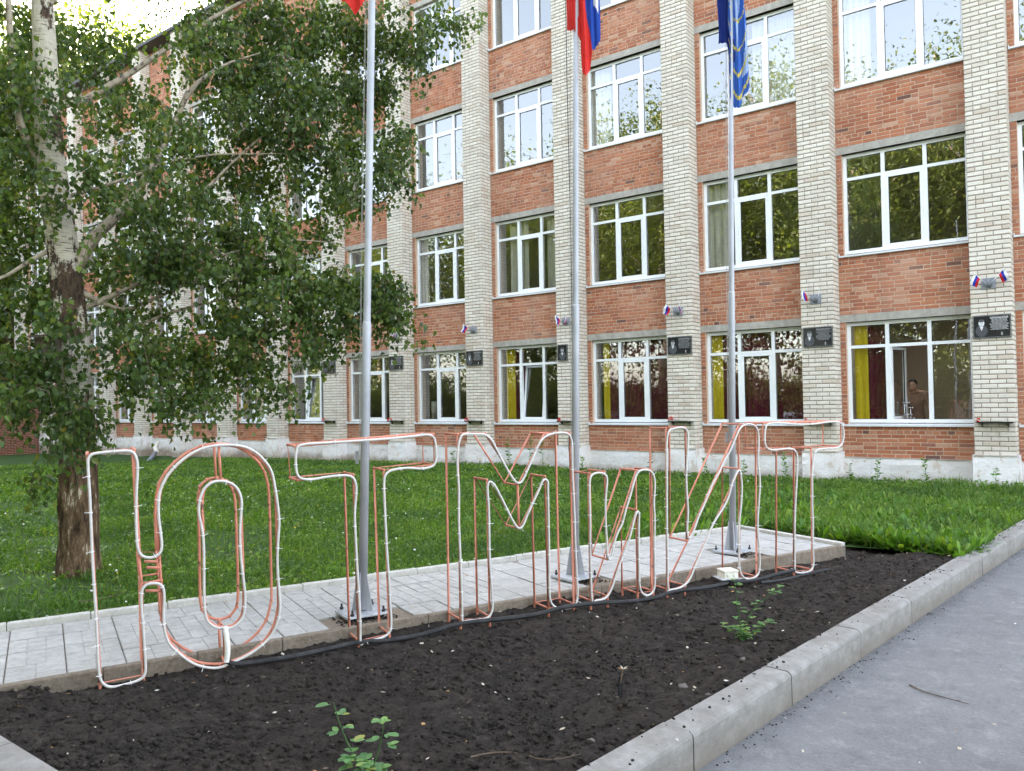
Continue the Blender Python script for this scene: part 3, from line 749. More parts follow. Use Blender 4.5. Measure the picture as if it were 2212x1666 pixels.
# lit ceiling lamps inside the room with the open window
for x,y in ((-1.75,1.6),(-1.15,1.6)):
    mb=MB(); mb.lathe([(.26,0),(.28,.03),(.2,.06)],20); o=mb.build('ceiling_lamp',MT['lamp'],None); o.location=(x,y,3.20); o.scale=(1.2,.6,1)
    tag(o,'lit white oval lamp on the ceiling behind the open window, '+('left' if x<-1.5 else 'right')+' one of two','lamp')
# --- low brick wing at the far left end
wg=thing('brick_annex','low windowless red brick annex beyond the far left end of the school','building')
mb=MB(); mb.box(-48,-39.2,-2.2,3,-2,4.1); mb.build('wall',MT['red_mortar'],wg)
mb=MB(); mb.box(-48.2,-39.0,-2.4,3,4.1,4.25); mb.build('roof',MT['roof'],wg)
mb=MB(); mb.box(-48,-39.16,-2.62,-2.203,-2,4.0); mb.build('end_pilaster',MT['yellowpaint'],wg)
mb=MB(); zz=-.95
r=0
while zz<4.05:
    cx=-2.2-(.13 if r%2 else 0)
    while cx<-.02:
        a=max(cx,-2.2)+.006; b=min(cx+.2575,-.02)-.006
        if b-a>.03: mb.add([(-39.192,a,zz),(-39.192,b,zz),(-39.192,b,zz+.066),(-39.192,a,zz+.066)],[(0,1,2,3)])
        cx+=.2575
    zz+=.0775; r+=1
MT['annex']=simple('annex_brick',(.17,.06,.04),.9,.4,12)
mb.build('brickwork',MT['annex'],wg,kind='stuff')

LETTERS = {
'yu': dict(led=[[(-0.093, 1.2), (-0.089, 1.236), (-0.069, 1.255), (-0.008, 1.26), (0.066, 1.264), (0.116, 1.263), (0.141, 1.244), (0.156, 1.187), (0.147, 1.048), (0.143, 0.89), (0.147, 0.76), (0.153, 0.704), (0.171, 0.669), (0.214, 0.653), (0.257, 0.665), (0.278, 0.7), (0.268, 0.805), (0.258, 0.881), (0.259, 0.993), (0.277, 1.058), (0.312, 1.122), (0.365, 1.181), (0.436, 1.235), (0.509, 1.265), (0.582, 1.275), (0.656, 1.274), (0.732, 1.261), (0.799, 1.223), (0.856, 1.161), (0.89, 1.099), (0.904, 1.017), (0.917, 0.926), (0.931, 0.794), (0.92, 0.695), (0.913, 0.545), (0.922, 0.394), (0.93, 0.293), (0.92, 0.214), (0.885, 0.129), (0.835, 0.078), (0.758, 0.031), (0.682, 0.004), (0.626, -0.01), (0.589, -0.023), (0.534, -0.019), (0.462, 0.008), (0.409, 0.046), (0.348, 0.108), (0.305, 0.162), (0.284, 0.24), (0.28, 0.334), (0.287, 0.427), (0.281, 0.484), (0.255, 0.508), (0.213, 0.513), (0.179, 0.501), (0.166, 0.461), (0.169, 0.368), (0.177, 0.256), (0.181, 0.163), (0.188, 0.05), (0.184, 0.005), (0.158, -0.018), (0.108, -0.027), (0.026, -0.035), (-0.015, -0.019), (-0.039, 0.017), (-0.047, 0.082), (-0.05, 0.173), (-0.057, 0.381), (-0.068, 0.564), (-0.075, 0.745), (-0.079, 0.882), (-0.083, 1.018)], [(0.603, 1.066), (0.544, 1.062), (0.498, 1.024), (0.474, 0.949), (0.471, 0.882), (0.491, 0.794), (0.499, 0.687), (0.498, 0.543), (0.497, 0.399), (0.501, 0.303), (0.514, 0.253), (0.555, 0.214), (0.61, 0.196), (0.665, 0.202), (0.713, 0.244), (0.725, 0.32), (0.726, 0.389), (0.715, 0.489), (0.702, 0.618), (0.699, 0.765), (0.707, 0.863), (0.713, 0.941), (0.696, 1.001), (0.664, 1.043)]], rods=[[(-0.095, 1.25), (0.137, 1.267), (0.161, 0.658), (0.261, 0.648), (0.256, 0.881), (0.263, 0.974), (0.276, 1.049), (0.312, 1.117), (0.365, 1.176), (0.436, 1.23), (0.509, 1.263), (0.582, 1.275), (0.666, 1.269), (0.741, 1.241), (0.808, 1.193), (0.856, 1.141), (0.889, 1.079), (0.908, 0.997), (0.914, 0.886), (0.921, 0.344), (0.92, 0.274), (0.89, 0.159), (0.835, 0.087), (0.758, 0.031), (0.682, 0.004), (0.58, -0.009), (0.48, 0.014), (0.409, 0.055), (0.348, 0.112), (0.309, 0.17), (0.286, 0.249), (0.276, 0.335), (0.271, 0.52), (0.17, 0.516), (0.177, 0.002), (-0.039, -0.005)], [(0.603, 1.068), (0.543, 1.06), (0.502, 1.019), (0.492, 0.938), (0.498, 0.784), (0.499, 0.351), (0.51, 0.273), (0.55, 0.221), (0.61, 0.2), (0.67, 0.211), (0.713, 0.263), (0.721, 0.35), (0.716, 0.616), (0.71, 0.912), (0.696, 0.992), (0.659, 1.043)]], bars=[[(0.587, 1.274), (0.597, 1.069)], [(0.605, 0.201), (0.612, -0.008)]]),
't1': dict(led=[[(1.054, 1.261), (1.252, 1.264), (1.457, 1.269), (1.618, 1.273), (1.796, 1.283), (1.903, 1.294), (1.946, 1.276), (1.958, 1.235), (1.966, 1.164), (1.959, 1.103), (1.932, 1.075), (1.856, 1.064), (1.771, 1.078), (1.667, 1.074), (1.615, 1.057), (1.592, 1.015), (1.597, 0.848), (1.604, 0.653), (1.61, 0.506), (1.621, 0.359), (1.624, 0.213), (1.634, 0.065), (1.616, 0.015), (1.56, -0.006), (1.479, -0.008), (1.44, -0.016), (1.422, -0.032), (1.426, 0.096), (1.419, 0.288), (1.407, 0.499), (1.401, 0.672), (1.396, 0.816), (1.413, 0.958), (1.404, 1.017), (1.375, 1.049), (1.316, 1.055), (1.22, 1.051), (1.126, 1.038), (1.061, 1.047), (1.034, 1.081), (1.03, 1.169), (1.036, 1.229)]], rods=[[(1.031, 1.25), (1.952, 1.291), (1.954, 1.088), (1.6, 1.071), (1.623, 0.009), (1.418, -0.003), (1.396, 1.053), (1.043, 1.039)]], bars=[]),
'em': dict(led=[[(2.145, 1.274), (2.174, 1.288), (2.248, 1.283), (2.323, 1.281), (2.375, 1.245), (2.409, 1.185), (2.455, 1.099), (2.513, 1.001), (2.554, 0.94), (2.59, 0.92), (2.621, 0.941), (2.672, 1.035), (2.723, 1.129), (2.768, 1.214), (2.826, 1.255), (2.903, 1.269), (2.98, 1.27), (3.025, 1.248), (3.043, 1.181), (3.037, 1.015), (3.043, 0.849), (3.051, 0.627), (3.051, 0.461), (3.057, 0.295), (3.061, 0.185), (3.065, 0.074), (3.051, 0.01), (3.004, -0.011), (2.927, -0.006), (2.864, 0.013), (2.826, 0.062), (2.822, 0.16), (2.828, 0.429), (2.827, 0.7), (2.827, 0.863), (2.829, 0.918), (2.807, 0.943), (2.779, 0.926), (2.755, 0.868), (2.704, 0.786), (2.652, 0.693), (2.62, 0.626), (2.587, 0.598), (2.548, 0.638), (2.496, 0.738), (2.45, 0.826), (2.404, 0.913), (2.369, 0.952), (2.346, 0.943), (2.339, 0.896), (2.349, 0.791), (2.349, 0.583), (2.348, 0.427), (2.357, 0.27), (2.364, 0.165), (2.367, 0.071), (2.341, 0.018), (2.283, 0.009), (2.203, 0.017), (2.141, 0.016), (2.133, 0.007), (2.135, 0.144), (2.13, 0.348), (2.124, 0.553), (2.119, 0.707), (2.126, 0.91), (2.114, 1.065), (2.121, 1.198)]], rods=[[(2.129, 1.284), (2.13, 0.028), (2.35, 0.017), (2.346, 0.961), (2.592, 0.602), (2.813, 0.957), (2.823, 0.008), (3.041, 0.009), (3.03, 1.265), (2.814, 1.266), (2.587, 0.909), (2.338, 1.283)]], bars=[[(2.587, 0.909), (2.592, 0.602)]]),
'small_i': dict(led=[[(3.188, -0.007), (3.183, 0.195), (3.182, 0.414), (3.187, 0.632), (3.184, 0.796), (3.187, 0.917), (3.214, 0.953), (3.274, 0.961), (3.327, 0.947), (3.35, 0.907), (3.335, 0.819), (3.324, 0.709), (3.325, 0.565), (3.332, 0.454), (3.333, 0.343), (3.349, 0.297), (3.373, 0.317), (3.395, 0.414), (3.432, 0.5), (3.481, 0.562), (3.511, 0.661), (3.555, 0.759), (3.593, 0.869), (3.63, 0.946), (3.687, 0.96), (3.751, 0.951), (3.786, 0.914), (3.799, 0.845), (3.78, 0.697), (3.789, 0.581), (3.78, 0.41), (3.777, 0.296), (3.78, 0.124), (3.77, 0.023), (3.733, -0.007), (3.691, -0.012), (3.642, 0.017), (3.625, 0.086), (3.627, 0.256), (3.628, 0.425), (3.634, 0.56), (3.64, 0.628), (3.622, 0.646), (3.601, 0.62), (3.548, 0.455), (3.504, 0.359), (3.453, 0.275), (3.41, 0.179), (3.374, 0.095), (3.339, 0.039), (3.292, 0.012), (3.212, 0.017), (3.205, -0.009)]], rods=[[(3.188, 0.957), (3.189, 0.015), (3.339, 0.028), (3.625, 0.652), (3.621, 0.014), (3.77, 0.011), (3.775, 0.952), (3.63, 0.955), (3.341, 0.304), (3.334, 0.963)]], bars=[]),
'big_i': dict(led=[[(3.9, 0.006), (3.906, 0.225), (3.905, 0.456), (3.908, 0.687), (3.916, 0.86), (3.913, 1.035), (3.925, 1.209), (3.949, 1.26), (4.016, 1.27), (4.091, 1.276), (4.133, 1.249), (4.142, 1.177), (4.122, 1.025), (4.11, 0.872), (4.114, 0.719), (4.126, 0.612), (4.107, 0.461), (4.115, 0.389), (4.143, 0.393), (4.183, 0.454), (4.232, 0.556), (4.288, 0.635), (4.338, 0.727), (4.387, 0.807), (4.462, 0.899), (4.521, 0.993), (4.587, 1.063), (4.648, 1.171), (4.7, 1.255), (4.776, 1.284), (4.86, 1.273), (4.906, 1.224), (4.909, 1.111), (4.892, 0.962), (4.916, 0.799), (4.9, 0.662), (4.878, 0.515), (4.873, 0.366), (4.886, 0.241), (4.891, 0.116), (4.879, 0.018), (4.819, -0.012), (4.735, -0.014), (4.679, 0.024), (4.653, 0.094), (4.658, 0.264), (4.658, 0.435), (4.697, 0.628), (4.707, 0.775), (4.697, 0.874), (4.678, 0.905), (4.647, 0.876), (4.596, 0.794), (4.56, 0.687), (4.493, 0.595), (4.411, 0.517), (4.345, 0.427), (4.295, 0.336), (4.23, 0.236), (4.182, 0.159), (4.134, 0.071), (4.08, 0.024), (4.011, 0.004), (3.922, 0.003)]], rods=[[(3.93, 1.272), (3.908, 0.008), (4.087, 0.015), (4.698, 0.908), (4.673, 0.003), (4.866, -0.007), (4.893, 1.272), (4.709, 1.282), (4.112, 0.366), (4.129, 1.272)]], bars=[]),
't2': dict(led=[[(4.996, 1.265), (5.049, 1.282), (5.207, 1.278), (5.35, 1.261), (5.552, 1.256), (5.741, 1.27), (5.895, 1.273), (5.957, 1.237), (5.969, 1.15), (5.947, 1.07), (5.887, 1.032), (5.732, 1.036), (5.6, 1.031), (5.564, 0.967), (5.54, 0.825), (5.541, 0.695), (5.534, 0.5), (5.54, 0.395), (5.528, 0.176), (5.537, 0.045), (5.516, -0.024), (5.432, -0.04), (5.306, -0.025), (5.298, 0.007), (5.308, 0.198), (5.311, 0.39), (5.326, 0.581), (5.352, 0.797), (5.367, 0.977), (5.342, 1.036), (5.271, 1.056), (5.146, 1.051), (5.041, 1.049), (4.982, 1.083), (4.976, 1.171)]], rods=[[(4.979, 1.282), (5.95, 1.271), (5.942, 1.046), (5.557, 1.044), (5.534, -0.026), (5.306, -0.016), (5.342, 1.049), (4.976, 1.058)]], bars=[])}

# ------------------------------------------------------------ rod letters
LO=Vector((-2.43,-14.582)); LD=Vector((.413,.911)).normalized(); LN=Vector((-LD.y,LD.x))
DEP=.2
def lp(s,z,off=0): q=LO+LD*s+LN*off; return Vector((q.x,q.y,z))
def arc(p): return p
def smooth_loop(P,it=2):
    P=[Vector(p) for p in P]
    for _ in range(it):
        Q=[]
        for i in range(len(P)):
            a,b=P[i],P[(i+1)%len(P)]; Q+= [a*.75+b*.25,a*.25+b*.75]
        P=Q
    return P
def bez(P,it=2):
    P=[Vector(p) for p in P]
    for _ in range(it):
        Q=[P[0]]
        for i in range(len(P)-1): a,b=P[i],P[i+1]; Q+=[a*.75+b*.25,a*.25+b*.75]
        Q.append(P[-1]); P=Q
    return P
LLAB={'yu':('letter_yu','first and largest rod letter, a stem joined to a tall oval ring, beside the birch'),
 't1':('letter_te','T shaped rod letter with a long arm standing in front of the first flag pole'),
 'em':('letter_em','M shaped rod letter between the first and second flag poles'),
 'small_i':('letter_i','short rod letter like a reversed N, the lowest of the row'),
 'big_i':('letter_i','tall rod letter like a reversed N in front of the third flag pole'),
 't2':('letter_te','last T shaped rod letter, at the right end of the row')}
for key,D_ in LETTERS.items():
    nm,lab=LLAB[key]; s0=min(p[0] for p in D_['rods'][0]); zb=min(p[1] for p in D_['rods'][0])
    o0=lp(s0,-.03); T=thing(nm,lab,'letter',o0,'light up rod letters in a row'); T['group']='orange rod letters with white light hose'
    inv=-Vector(o0)
    fr=MB(); bk=MB()
    for loop in D_['rods']:
        P=loop
        if key=='yu': P=[tuple(v) for v in smooth_loop([Vector((a,b,0)) for a,b in loop],2)] if len(loop)<18 else list(loop[:6])+[(v.x,v.y) for v in bez([Vector((a,b,0)) for a,b in loop[6:-3]],1)]+list(loop[-3:])
        P=[(p[0],p[1]) for p in P]
        rr=.0083
        fr.tube([lp(a,b)+inv for a,b in P],rr,8,closed=True)
        bk.tube([lp(a,b,DEP)+inv for a,b in P],rr,8,closed=True)
        for a,b in loop:                               # weld knuckles
            fr.ell(lp(a,b)+inv,(.0105,.0105,.0105),6,4); bk.ell(lp(a,b,DEP)+inv,(.0105,.0105,.0105),6,4)
    for (a,b),(c,d) in D_['bars'] if D_['bars'] and key!='em' else []:
        fr.tube([lp(a,b)+inv,lp(c,d)+inv],.008,8); bk.tube([lp(a,b,DEP)+inv,lp(c,d,DEP)+inv],.008,8)
    if key=='em':
        (a,b),(c,d)=D_['bars'][0]; fr.tube([lp(a,b)+inv,lp(c,d)+inv],.009,8)
    if key=='yu':
        for o_,F_ in ((0,fr),(DEP,bk)):
            F_.tube([lp(.158,.66,o_)+inv,lp(.176,.44,o_)+inv],.008,8); F_.tube([lp(.262,.66,o_)+inv,lp(.275,.44,o_)+inv],.008,8)
        for o_,F_ in ((0,fr),(DEP,bk)): F_.tube([lp(.195,.60,o_)+inv,lp(.275,.59,o_)+inv],.0085,8); F_.tube([lp(.19,.47,o_)+inv,lp(.275,.46,o_)+inv],.0085,8)
    fr.build('front_frame',MT['rod'],T,smooth=True); bk.build('rear_frame',MT['rod'],T,smooth=True)
    # depth bars at the corners of the outline
    loop=D_['rods'][0]
    if key=='yu':
        corners=[loop[0],loop[1],loop[2],loop[3],loop[-1],loop[-2],loop[-3],loop[-4],(.587,1.274),(.612,-.008),(.597,1.069),(.605,.201)]
    else: corners=loop
    for a,b in corners:
        mb=MB(); mb.tube([Vector((0,0,0)),lp(a,b,DEP)-lp(a,b)],.0078,8); o=mb.build('depth_bar',MT['rod'],T,smooth=True); o.location=lp(a,b)+inv
    # stakes into the ground under the lowest corners
    for a,b in [p for p in corners if p[1]<zb+.13]:
        for of in (0,DEP):
            mb=MB(); mb.tube([Vector((0,0,0)),Vector((0,0,-.22))],.009,6); o=mb.build('stake',MT['rod'],T); o.location=lp(a,b,of)+inv
    # light hose
    for loop in D_['led']:
        P=smooth_loop([lp(a,b,-.018) for a,b in loop],2)
        mb=MB(); mb.tube([p+inv for p in P],.0078,10,closed=True); mb.build('light_hose',MT['led'],T,smooth=True)
        acc=0; step=.17
        for i in range(len(P)-1):
            d=P[i+1]-P[i]; acc+=d.length
            if acc>step:
                acc=rng.uniform(-.03,.03); c=Vector((0,0,0)); tm=MB(); t=d.normalized(); n3=Vector((LN.x,LN.y,0)); sx=t.cross(n3).normalized()
                ring=[c+n3*.008+(sx*math.cos(a)*.0105+n3*math.sin(a)*.018) for a in [k*math.pi/5 for k in range(10)]]
                tm.tube(ring,.0018,4,closed=True)
                tm.tube([c-n3*.012,c-n3*.02+sx*rng.uniform(.01,.03)+Vector((0,0,rng.uniform(-.004,.012)))],.0014,4)
                o=tm.build('cable_tie',MT['tie'],T); o.location=P[i]+inv
# white corrugated sleeve on the first letter
def corr(mb,pts,r,pitch,n=10):
    P=[Vector(p) for p in pts]; out=[]; rr=[]
    for i in range(len(P)-1):
        L=(P[i+1]-P[i]).length; m_=max(2,int(L/pitch*2))
        for k in range(m_): out.append(P[i].lerp(P[i+1],k/m_)); 
    out.append(P[-1]); rr=[r*(1.0 if i%2 else .86) for i in range(len(out))]
    mb.tube(out,rr,n)
mb=MB(); corr(mb,bez([lp(.607,.215,-.035),lp(.618,.14,-.04),lp(.622,.07,-.04),lp(.615,.01,-.03)]),.0165,.008); o=mb.build('cable_sleeve',MT['whitehose'],None,smooth=False)
tag(o,'short white corrugated sleeve between the ring and base of the first letter','cable sleeve')
# black conduit along the letters
CP=[lp(.62,.01,-.02),lp(.66,-.03,-.03),lp(.95,-.02,-.05),lp(1.20,-.02,-.02),lp(1.42,-.005,-.01),lp(1.62,-.03,-.03),lp(1.9,-.03,-.0),lp(2.1,.012,-.02),lp(2.4,.0,-.04),lp(2.72,-.02,-.02),lp(2.9,.01,-.03),lp(3.2,.0,-.02),lp(3.55,-.03,-.06),lp(3.8,-.03,-.04),lp(3.95,-.008,-.02),lp(4.2,-.02,-.03),lp(4.5,-.03,.0),lp(4.62,-.01,.03)]
CP=[Vector((p.x,p.y,max(p.z,soil_z(p.x,p.y)+.012))) for p in CP]
mb=MB(); corr(mb,bez(CP,2),.0165,.009,9); o=mb.build('cable_conduit',MT['conduit'],None); tag(o,'long black corrugated conduit snaking along the feet of the letters','cable')
C2=[lp(4.62,-.0,.05),lp(4.55,-.01,.0),lp(4.66,-.02,-.05),lp(4.85,-.015,-.07),lp(5.05,-.0,-.05),lp(5.29,.0,-.02)]
C2=[Vector((p.x,p.y,max(p.z,soil_z(p.x,p.y)+.014))) for p in C2]
mb=MB(); corr(mb,bez(C2,2),.016,.009,9); o=mb.build('cable_conduit',MT['conduit'],None); tag(o,'short black conduit looping from the white junction box to the last letter','cable')
C3=[lp(4.8,-.02,-.11),lp(5.05,-.02,-.10),lp(5.35,.0,-.06),lp(5.6,-.02,-.0),lp(5.9,-.06,.05)]
C3=[Vector((p.x,p.y,soil_z(p.x,p.y)+(.012 if i<4 else -.02))) for i,p in enumerate(C3)]
mb=MB(); corr(mb,bez(C3,2),.013,.009,8); o=mb.build('cable_conduit',MT['conduit'],None); tag(o,'thin black conduit that dives into the soil beyond the last letter','cable')
# junction box on its plate
jb=thing('junction_box','cream plastic junction box on a small steel plate at the foot of the fifth letter','junction box',lp(4.60,.0,.06)); jb.rotation_euler=(0,0,math.atan2(LD.y,LD.x)-.25); jb.scale=(.82,.82,.82)
mb=MB(); mb.cbox(-.075,.075,-.075,.075,.012,.075,.006); mb.build('box_body',MT['jbox'],jb)
mb=MB(); mb.cbox(-.08,.08,-.08,.08,.0765,.092,.005); mb.build('box_lid',MT['jbox'],jb)
for x in (-.035,.035):
    for a in (0,1):
        mb=MB(); mb.lathe([(.019,0),(.017,.006),(.010,.008)],12); o=mb.build('cable_knockout',MT['jbox'],jb); 
        o.location=(x,-.075,.042) if a else (.075,x,.042); o.rotation_euler=(R(90),0,0) if a else (0,R(90),0)
mb=MB(); mb.box(-.12,.12,-.10,.10,.004,.010); mb.build('mounting_plate',MT['plate'],jb)

# ------------------------------------------------------------ flag poles
PL=[('first','tall grey flag pole nearest the camera, by the long armed letter'),('second','middle grey flag pole carrying the white blue and red flag'),('third','farthest grey flag pole carrying the blue flag')]
poleT=[]
for i,((bx,by),(tx,ty,tz)) in enumerate(POLES):
    T=thing('flag_pole',PL[i][1],'flag pole',(bx,by,PZ),'flag poles on the paved strip'); poleT.append(T)
    d=Vector((tx-bx,ty-by,tz-.06)); sl_=d/d.z
    def at(z): return sl_*z
    a=pang+.12*i
    mb=MB(); zz=2.05+.22*i
    mb.tube([at(.04),at(zz-.02),at(zz)],[.0305,.0305,.026],16); mb.tube([at(zz),at(zz+.001),at(5.6)],[.026,.026,.0245],16)
    mb.tube([at(5.6),at(7.2)],[.022,.018],12); mb.build('pole_tube',MT['pole'],T,smooth=True)
    mb=MB()
    q=.14
    mb.cbox(-q,q,-q,q,.02,.032,.002); mb.box(-q-.0,q,-q-.012,-q+.003,.012,.026)
    o=mb.build('base_plate',MT['plate'],T); o.rotation_euler=(0,0,a)
    for k in range(4):
        mb=MB(); t=.004; H=.27; mb.add([(.028,-t,.032),(.078,-t,.032),(.034,-t,.032+H),(.028,-t,.032+H),(.028,t,.032),(.078,t,.032),(.034,t,.032+H),(.028,t,.032+H)],[(0,1,2,3),(7,6,5,4),(0,4,5,1),(1,5,6,2),(2,6,7,3),(3,7,4,0)])
        o=mb.build('gusset',MT['pole'],T); o.rotation_euler=(0,0,a+R(45)+k*math.pi/2)
        mb=MB(); mb.lathe([(.007,-.03),(.007,.038)],8); mb.lathe([(.0135,.0),(.0135,.014)],6); o=mb.build('anchor_bolt',MT['bolt'],T); v=Vector((.112,.112,0)); v.rotate(Matrix.Rotation(a+k*math.pi/2,3,'Z')); o.location=(v.x,v.y,.034)
    mb=MB(); 
    for sx in (-.045,-.052):
        off=Vector((sx,0,0)); off.rotate(Matrix.Rotation(YAW,3,'Z'))
        mb.tube([at(1.1)+off*.8,at(2.5)+off*1.0+Vector((.004,0,0)),at(4.2)+off*.9,at(7)+off*.6],.0018,4)
    mb.build('halyard',MT['rope'],T)
    mb=MB(); v=Vector((.033,-.02,0)); mb.box(-.045,-.028,-.008,.008,1.05,1.14); mb.build('rope_cleat',MT['plate'],T)
# gravel in the cut-outs round the plates
gp=[];gs=[]
for (bx,by),_ in POLES:
    for _ in range(420):
        u,v=rng.uniform(-.21,.21),rng.uniform(-.21,.21); q=Vector((bx,by))+PE*u+PF*v; gp.append((q.x,q.y,.018+rng.random()*.008)); gs.append(rng.uniform(.003,.008))
obj('cutout_gravel',rocks('cutout_gravel',gp,gs,MT['clod']),kind='stuff')

# ------------------------------------------------------------ big flags
def drape(cols,mats,rows=80,wave=.012,freq=9,seed=0,stripes=None):
    """cols: (x_top,x_bot,depth,z_top,z_bot,mat); cloth hanging between neighbouring columns, x to the right as seen from the bed"""
    mb=MB(); n=len(cols); sub=8; cc=[]
    for a in range(n-1):
        for k in range(sub):
            t=k/sub; st=t
            c0,c1=cols[a],cols[a+1]; dd=c0[2]*(1-t)+c1[2]*t
            cc.append([c0[j]*(1-t)+c1[j]*t for j in range(2)]+[dd]+[c0[j]*(1-t)+c1[j]*t for j in (3,4)]+[c0[5]])
    cc.append(list(cols[-1]))
    rv=Vector((math.cos(YAW),math.sin(YAW),0)); fv=Vector((-math.sin(YAW),math.cos(YAW),0))
    for r in range(rows+1):
        t=r/rows
        for j,c in enumerate(cc):
            x=c[0]+(c[1]-c[0])*t; z=c[3]+(c[4]-c[3])*t
            x+=wave*.5*math.sin(freq*t+seed+j*.5)*t; dy=c[2]*(1+.25*math.sin(t*5+seed))+wave*math.sin(j*1.7+t*7+seed)
            mb.v.append(tuple(rv*x+fv*dy+Vector((0,0,z))))
    W=len(cc)
    for r in range(rows):
        for j in range(W-1):
            mb.f.append((r*W+j,r*W+j+1,(r+1)*W+j+1,(r+1)*W+j)); mi=cc[j][5]
            if stripes:
                q=stripes(j/(W-1),(r+.5)/rows); mi=q if q is not None else mi
            mb.m.append(mi)
    return mb
def flag(name,label,pi,mb,mats):
    (bx,by),(tx,ty,tz)=POLES[pi]; h=(3.9-.06)/(tz-.06)
    o=mb.build(name,[MT[x] for x in mats],None,smooth=True); o.location=(bx+(tx-bx)*h,by+(ty-by)*h,0); tag(o,label,'flag'); return o
# heights: image rows converted with the pole's own scale
def zr(pi,v): return 1.5+(893-v)/(308.07,260.49,226.6)[pi]*1.0
flag('red_flag','bottom tip of a plain red flag at the top edge, left of the first pole',0,
  drape([(-.185,-.205,.02,5.6,zr(0,8),0),(-.15,-.165,-.05,5.6,zr(0,16),0),(-.10,-.105,.03,5.6,zr(0,38),0),(-.06,-.065,-.04,5.6,zr(0,28),0),(-.02,-.02,.02,5.6,zr(0,0),0)],['f_redbig'],wave=.006),['f_redbig'])
def tst(a,t):
    # a across, t down the cloth
    if a<.50+.13*max(0,(t-.55)/.45): return 2
    if .72<a<.92 and t<.81-(.92-a)*.5: return 0
    return 1
flag('tricolour_flag','large white blue and red flag hanging limp from the middle pole',1,
  drape([(-.062,-.058,.05,5.7,zr(1,80),2),(-.03,-.03,-.02,5.7,zr(1,90),2),(.0,.0,-.045,5.7,zr(1,86),2),(.025,.05,-.01,5.7,zr(1,110),2),(.035,.062,-.03,5.7,zr(1,182),2),(.055,.085,-.06,5.7,zr(1,193),2),(.075,.125,.0,5.7,zr(1,175),1),(.105,.15,-.05,5.7,zr(1,134),1),(.14,.175,.0,5.7,zr(1,128),1),(.17,.19,-.05,5.7,zr(1,122),1),(.205,.205,.0,5.7,zr(1,114),1),(.225,.222,.04,5.7,zr(1,106),1)],None,wave=.006,stripes=tst),['f_white','f_bluebig','f_redbig'])
def bst(a,t):
    if a<.22: return 2
    q=t+.06*math.sin(a*6.0+.6)
    for c,w in ((.415,.012),(.60,.014),(.755,.018),(.90,.022)):
        if abs(q-c)<w*.5+.002: return 3
    if .52<a<.97 and t<.88 and math.sin(a*9+t*7)>-.1: return 1
    if .66<t+.2*a<.80 and a<.5: return 2
    return 0
flag('blue_flag','blue flag with yellow curved stripes and white shapes hanging from the farthest pole',2,
  drape([(-.085,-.085,.05,5.8,zr(2,118),2),(-.02,-.02,-.02,5.8,zr(2,122),2),(.0,.0,-.05,5.8,zr(2,242),0),(.03,.04,.02,5.8,zr(2,262),0),(.06,.085,-.04,5.8,zr(2,265),0),(.085,.13,.02,5.8,zr(2,240),0),(.11,.17,-.04,5.8,zr(2,228),0),(.14,.205,.02,5.8,zr(2,210),0)],None,wave=.010,stripes=bst),['f_azure','f_sky','f_navy','f_yellow'])

